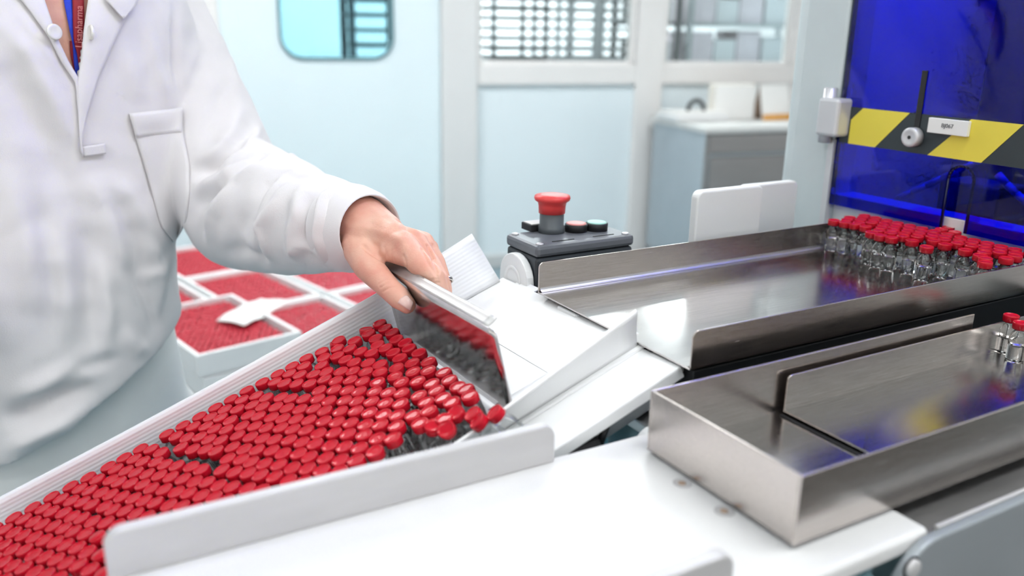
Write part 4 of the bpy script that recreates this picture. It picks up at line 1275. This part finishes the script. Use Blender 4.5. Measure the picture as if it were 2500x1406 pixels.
# thumb
T0 = hp(880, 600, 0.865); T1 = hp(898, 650, 0.838); T2 = hp(952, 706, 0.812); T3 = hp(994, 744, 0.800)
chain(hm, [(T0, 0.0200), (T1, 0.0148), (T2, 0.0112), (hp(975, 727, 0.806), 0.0112), (T3, 0.0086)])
capsule(hm, hp(895, 590, 0.862), 0.017, T1, 0.0135)
capsule(hm, T1, 0.0105, hp(935, 612, 0.848), 0.0095)     # web between thumb and index
# index
I1 = hp(1062, 680, 0.802); I2 = hp(1078, 726, 0.800); I3 = hp(1082, 752, 0.800)
chain(hm, [(iM, 0.0132), (hp(1020, 640, 0.815), 0.0122), (I1, 0.0106), (I2, 0.0088), (I3, 0.0068)])
capsule(hm, hp(955, 612, 0.838), 0.0118, hp(1010, 630, 0.820), 0.0110)
# middle
chain(hm, [(mM, 0.0118), (hp(1050, 640, 0.832), 0.0098), (hp(1077, 686, 0.815), 0.0088), (hp(1086, 722, 0.812), 0.0078), (hp(1088, 748, 0.812), 0.0064)])
# ring and little finger
chain(hm, [(rM, 0.0110), (hp(1066, 640, 0.848), 0.0088), (hp(1082, 684, 0.838), 0.0078), (hp(1087, 712, 0.834), 0.0072), (hp(1087, 726, 0.834), 0.0058)])
chain(hm, [(lM, 0.0098), (hp(1066, 650, 0.866), 0.0078), (hp(1074, 690, 0.858), 0.0068), (hp(1076, 715, 0.856), 0.0056)])
hand_me = eval_remesh(hm, 0.0013, 7, 0.5)
# knuckle creases on thumb and index
hv = get_v(hand_me); hn = get_n(hand_me)
hb_ = cast_setup(hand_me)
hdisp = np.zeros(len(hv))
for (line, w_, amp) in ((([(928,702),(945,692),(962,690)]), 0.0010, -0.0009), ([(934,712),(952,702),(968,700)], 0.0009, -0.0007), ([(924,694),(940,684),(955,682)], 0.0009, -0.0006),
                        ([(938,604),(941,618),(940,630)], 0.0022, -0.0009), ([(955,612),(956,626),(958,638)], 0.0022, -0.0008), ([(985,626),(990,640),(994,656)], 0.0018, -0.0012),
                        ([(888,600),(912,622),(936,640)], 0.0022, -0.0022), ([(1045,600),(1056,630),(1068,664)], 0.0018, -0.0020), ([(1030,608),(1045,640),(1066,672)], 0.0016, -0.0016),
                        ([(900,560),(950,572),(985,588)], 0.0040, 0.0012), ([(980,585),(990,600)], 0.006, 0.0016), ([(1040,578),(1050,592)], 0.004, 0.0014),
                        ([(1052,700),(1062,690),(1072,690)], 0.0010, -0.0006), ([(1048,692),(1058,682),(1070,680)], 0.0010, -0.0006)):
    P3 = []
    for q0, q1 in zip(line[:-1], line[1:]):
        for s in np.linspace(0, 1, 6):
            h, nn, dd = cast(q0[0]+(q1[0]-q0[0])*s, q0[1]+(q1[1]-q0[1])*s, hb_)
            if h is not None: P3.append(h)
    if len(P3) < 2: continue
    best = np.full(len(hv), 1e9)
    for a_, b_ in zip(P3[:-1], P3[1:]):
        ab = b_-a_; s = np.clip(((hv-a_)@ab)/(ab@ab+1e-12), 0, 1)
        best = np.minimum(best, np.linalg.norm(hv-(a_+s[:, None]*ab), axis=1))
    hdisp += amp*np.exp(-(best/w_)**2)
set_v(hand_me, hv + hn*hdisp[:, None])
hb_ = cast_setup(hand_me)
bmb = MB()
torso(bmb, [(0.20, 0.0, -0.03, 0.055, 0.055, 0), (0.14, 0.0, -0.03, 0.06, 0.058, 0), (0.10, 0.0, -0.022, 0.12, 0.072, 0), (0.05, 0.0, -0.012, 0.15, 0.088, 0), (0.0, 0, -0.002, 0.155, 0.103, 0), (-0.08, 0, 0, 0.155, 0.108, 0), (-0.25, -0.02, 0, 0.132, 0.108, 0), (-0.42, -0.03, 0, 0.13, 0.108, 0)][::-1])
head_c = np.array([-0.572, 1.085, CZ+0.30]) + Fx*0.015
bmb.sphere(tuple(head_c), (0.082, 0.088, 0.115), 24, 16)
capsule(bmb, tuple(head_c + Fx*0.075 + np.array([0, 0, 0.0])), 0.012, tuple(head_c + Fx*0.092 + np.array([0, 0, -0.025])), 0.013)
capsule(bmb, tuple(head_c + np.array([0, 0, -0.08])), 0.05, tuple(head_c + Fx*0.03 + np.array([0, 0, -0.10])), 0.04)
for s in (-1, 1):
    bmb.sphere(tuple(head_c + Lx*0.084*s), (0.012, 0.018, 0.03), 10, 8)
chain(bmb, [(tuple(sh + np.array([-0.03, 0, -0.02])), 0.05), (tuple(el), 0.042), (tuple(el+(wr-el)*0.8), 0.032), (W0, 0.025)], 18)
chain(bmb, [(tuple(shr), 0.05), (tuple(shr + Fx*0.02 + np.array([-0.02, -0.02, -0.28])), 0.04), (tuple(shr + Fx*0.16 + np.array([0, 0, -0.38])), 0.03)], 16)
body_me = eval_remesh(bmb, 0.007, 6, 0.5)
bm = bmesh.new(); bm.from_mesh(body_me); bm.from_mesh(hand_me)
bm.to_mesh(body_me); bm.free()
body_me.polygons.foreach_set('use_smooth', [True]*len(body_me.polygons))
body = pchild(obj('body', body_me, m_skin, person)); body['label'] = 'bare hand gripping the paddle and skin at the open neck'
bvb = cast_setup(body_me)

# strips laid on cloth or skin
def patch(L, R, ns, nt, tree, off, name, m, parent, solid=0.0015, bulge=0.0):
    def along(pl, t):
        seg = np.linspace(0, 1, len(pl)); return np.interp(t, seg, [p[0] for p in pl]), np.interp(t, seg, [p[1] for p in pl])
    P = []; last = 1.05
    for i in range(nt+1):
        t = i/nt; lx, ly = along(L, t); rx, ry = along(R, t)
        row = []
        for j in range(ns+1):
            s = j/ns
            px, py = lx+(rx-lx)*s, ly+(ry-ly)*s
            h, nn, dd = cast(px, py, tree)
            if h is None: row.append(None); continue
            row.append(h)
        P.append(row)
    # fill misses with neighbours, then smooth depth
    D = np.array([[(RC.T @ (p-CAM))[2] if p is not None else np.nan for p in row] for row in P])
    med = np.nanmedian(D) if not np.all(np.isnan(D)) else 1.05
    for i in range(D.shape[0]):
        for j in range(D.shape[1]):
            if np.isnan(D[i, j]): 
                nb = [D[a_, b_] for a_ in range(max(0, i-2), min(D.shape[0], i+3)) for b_ in range(max(0, j-2), min(D.shape[1], j+3)) if not np.isnan(D[a_, b_])]
                D[i, j] = np.mean(nb) if nb else med
    for k in range(2):
        Dp = np.pad(D, 1, mode='edge'); D = 0.5*D + 0.125*(Dp[:-2, 1:-1]+Dp[2:, 1:-1]+Dp[1:-1, :-2]+Dp[1:-1, 2:])
    Q = []
    for i in range(nt+1):
        t = i/nt; lx, ly = along(L, t); rx, ry = along(R, t)
        row = []
        for j in range(ns+1):
            s = j/ns
            row.append(at(lx+(rx-lx)*s, ly+(ry-ly)*s, D[i, j]-off-bulge*math.sin(math.pi*s)*math.sin(math.pi*min(1, t*1.2))))
        Q.append(row)
    return pchild(MB().grid(Q).build(name, m, parent, solid=solid))
bvh2 = cast_setup(coat_me)
# use the uncut cloth so the strips bridge the opening edges
patch([(-6, -60), (60, 10), (120, 90), (150, 150), (187, 205), (193, 300), (196, 372)], [(88, -60), (112, 10), (140, 95), (166, 150), (190, 190), (196, 300), (199, 372)], 8, 26, bvh, 0.003, 'front_placket', m_cloth, coat, 0.0022, 0.0015)
patch([(226, -60), (215, 0), (205, 70), (200, 130), (190, 200), (192, 300), (200, 384)], [(350, -60), (322, 15), (275, 110), (240, 190), (212, 280), (200, 330), (204, 384)], 8, 26, bvh, 0.0042, 'front_placket', m_cloth, coat, 0.0022, 0.002)
patch([(252, -60), (258, 0), (300, 45)], [(350, -60), (333, 12), (302, 46)], 8, 10, bvh, 0.012, 'collar_tip', m_cloth, coat, 0.003, 0.002)
patch([(200, 358), (203, 383)], [(256, 350), (259, 375)], 8, 5, bvh, 0.0036, 'placket_tab', m_cloth, coat, 0.0018)
patch([(315, 277), (331, 335), (348, 390), (372, 475), (393, 553), (423, 590)], [(446, 264), (446, 320), (462, 400), (462, 470), (455, 540), (426, 592)], 12, 26, bvh, 0.0030, 'breast_pocket', m_cloth, coat, 0.0022, 0.003)
patch([(315, 277), (331, 335)], [(446, 263), (444, 322)], 12, 6, bvh, 0.0056, 'pocket_hem', m_cloth, coat, 0.0016, 0.003)
for (px, py) in ((131, 78), (226, 80)):
    h, nn, dd = cast(px, py, bvh)
    h = np.array(h) if h is not None else at(px, py, 1.0)
    hd = np.array(CAM - h); hd /= np.linalg.norm(hd)
    c = h + hd*0.010
    dirv = Vector(tuple(0.6*hd + np.array([0.6 if px < 200 else -0.9, 0, 0.1]))).normalized()
    Mb_ = Matrix.Translation(tuple(c)) @ dirv.to_track_quat('Z', 'Y').to_matrix().to_4x4()
    pchild(MB().lathe([(0.0078, 0), (0.0086, 0.001), (0.0086, 0.0024), (0.0076, 0.0034), (0.005, 0.0026)], 20, Mb_).build('button', m_button, coat))
# lanyard
lz = patch([(156, -60), (155, 0), (167, 60), (178, 110), (180, 150), (186, 205)], [(176, -60), (176, 0), (178, 60), (181, 110), (196, 150), (194, 205)], 4, 16, bvb, 0.004, 'lanyard_strap', m_lblue, person, 0.0012)
lz['label'] = 'blue woven lanyard strap'
lr = patch([(177, -60), (177, 0), (178, 60), (180, 100), (188, 130), (193, 165)], [(206, -60), (205, 0), (206, 60), (206, 95), (202, 130), (196, 165)], 4, 16, bvb, 0.0065, 'lanyard_strap', m_lred, person, 0.0012)
lr['label'] = 'dark red lanyard strap with pale lettering'
pchild(lz); pchild(lr)
l2 = patch([(170, 100), (172, 130), (180, 175)], [(181, 100), (182, 130), (188, 185)], 3, 8, bvb, 0.002, 'lanyard_strap', m_lred, person, 0.0012)
h, nn, dd = cast(194, 65, bvb)
h = np.array(h) if h is not None else at(194, 65, 1.0)
dpt = (RC.T @ (h-CAM))[2] - 0.0085
cA, cB = at(193, 120, dpt), at(194, 10, dpt)
ex_ = Vector(tuple(cB-cA)).normalized(); ez_ = Vector(tuple(CAM-cA)).normalized(); ey_ = ez_.cross(ex_).normalized(); ez_ = ex_.cross(ey_)
Mtl = Matrix(((ex_.x, ey_.x, ez_.x, 0), (ex_.y, ey_.y, ez_.y, 0), (ex_.z, ey_.z, ez_.z, 0), (0, 0, 0, 1))); Mtl.translation = Vector(tuple((cA+cB)/2))
tx_ = text_mesh('Lisapharma', 0.0105, 'lanyard_lettering', m_lprint, person, Mtl); pchild(tx_)
# thumb nail and ring
def nail(L, R, off=0.0012):
    return patch(L, R, 8, 8, hb_, off, 'fingernail', m_nail, body, 0.0006, 0.0002)
nail([(971, 740), (977, 729), (988, 721), (996, 722)], [(1002, 760), (1006, 752), (1009, 742), (1009, 738)])
rc_ = np.array(hp(1083, 686, 0.838)); ra_ = np.array(hp(1087, 712, 0.834)) - np.array(hp(1082, 684, 0.838)); ra_ /= np.linalg.norm(ra_)
Mr = Matrix.Translation(tuple(rc_)) @ Vector(tuple(ra_)).to_track_quat('Z', 'Y').to_matrix().to_4x4()
pchild(MB().lathe([(0.0082, -0.002), (0.0094, -0.0015), (0.0094, 0.0015), (0.0082, 0.002), (0.0078, 0)], 28, Mr, cap=False).build('finger_ring', m_gold, person))
# hair (above the frame), trousers and shoes
hr = MB(); hr.sphere(tuple(head_c - Fx*0.015 + np.array([0, 0, 0.025])), (0.092, 0.096, 0.105), 24, 14)
hr.sphere(tuple(head_c - Fx*0.05 + np.array([0, 0, -0.02])), (0.07, 0.07, 0.09), 20, 12)
pchild(obj('hair', eval_remesh(hr, 0.008, 4), mat('hair_brown', (0.06, 0.035, 0.02), 0.5, var=0.2, vscale=60), person))
tm = MB()
torso(tm, [(-0.34, -0.03, -0.005, 0.132, 0.112, 0.2), (-0.44, -0.028, -0.01, 0.142, 0.118, 0.1), (-0.60, -0.022, -0.015, 0.152, 0.11, 0)][::-1])
hipc = np.array([-0.572, 1.085, 0])
for s in (-1, 1):
    chain(tm, [(tuple(hipc + Lx*(0.085*s-0.01) - Fx*0.015 + np.array([0, 0, CZ-0.58])), 0.082), (tuple(hipc + Lx*0.095*s + np.array([0, 0, 0.45])), 0.066), (tuple(hipc + Lx*0.10*s - Fx*0.02 + np.array([0, 0, 0.12])), 0.058)], 20)
pchild(obj('trousers', eval_remesh(tm, 0.011, 8, 0.5), m_trouser, person))
for s in (-1, 1):
    sm_ = MB(); b0 = hipc + Lx*0.10*s
    capsule(sm_, tuple(b0 - Fx*0.05 + np.array([0, 0, 0.045])), 0.042, tuple(b0 + Fx*0.12 + np.array([0, 0, 0.035])), 0.034)
    pchild(obj('shoe', eval_remesh(sm_, 0.008, 3), m_white_pl, person))
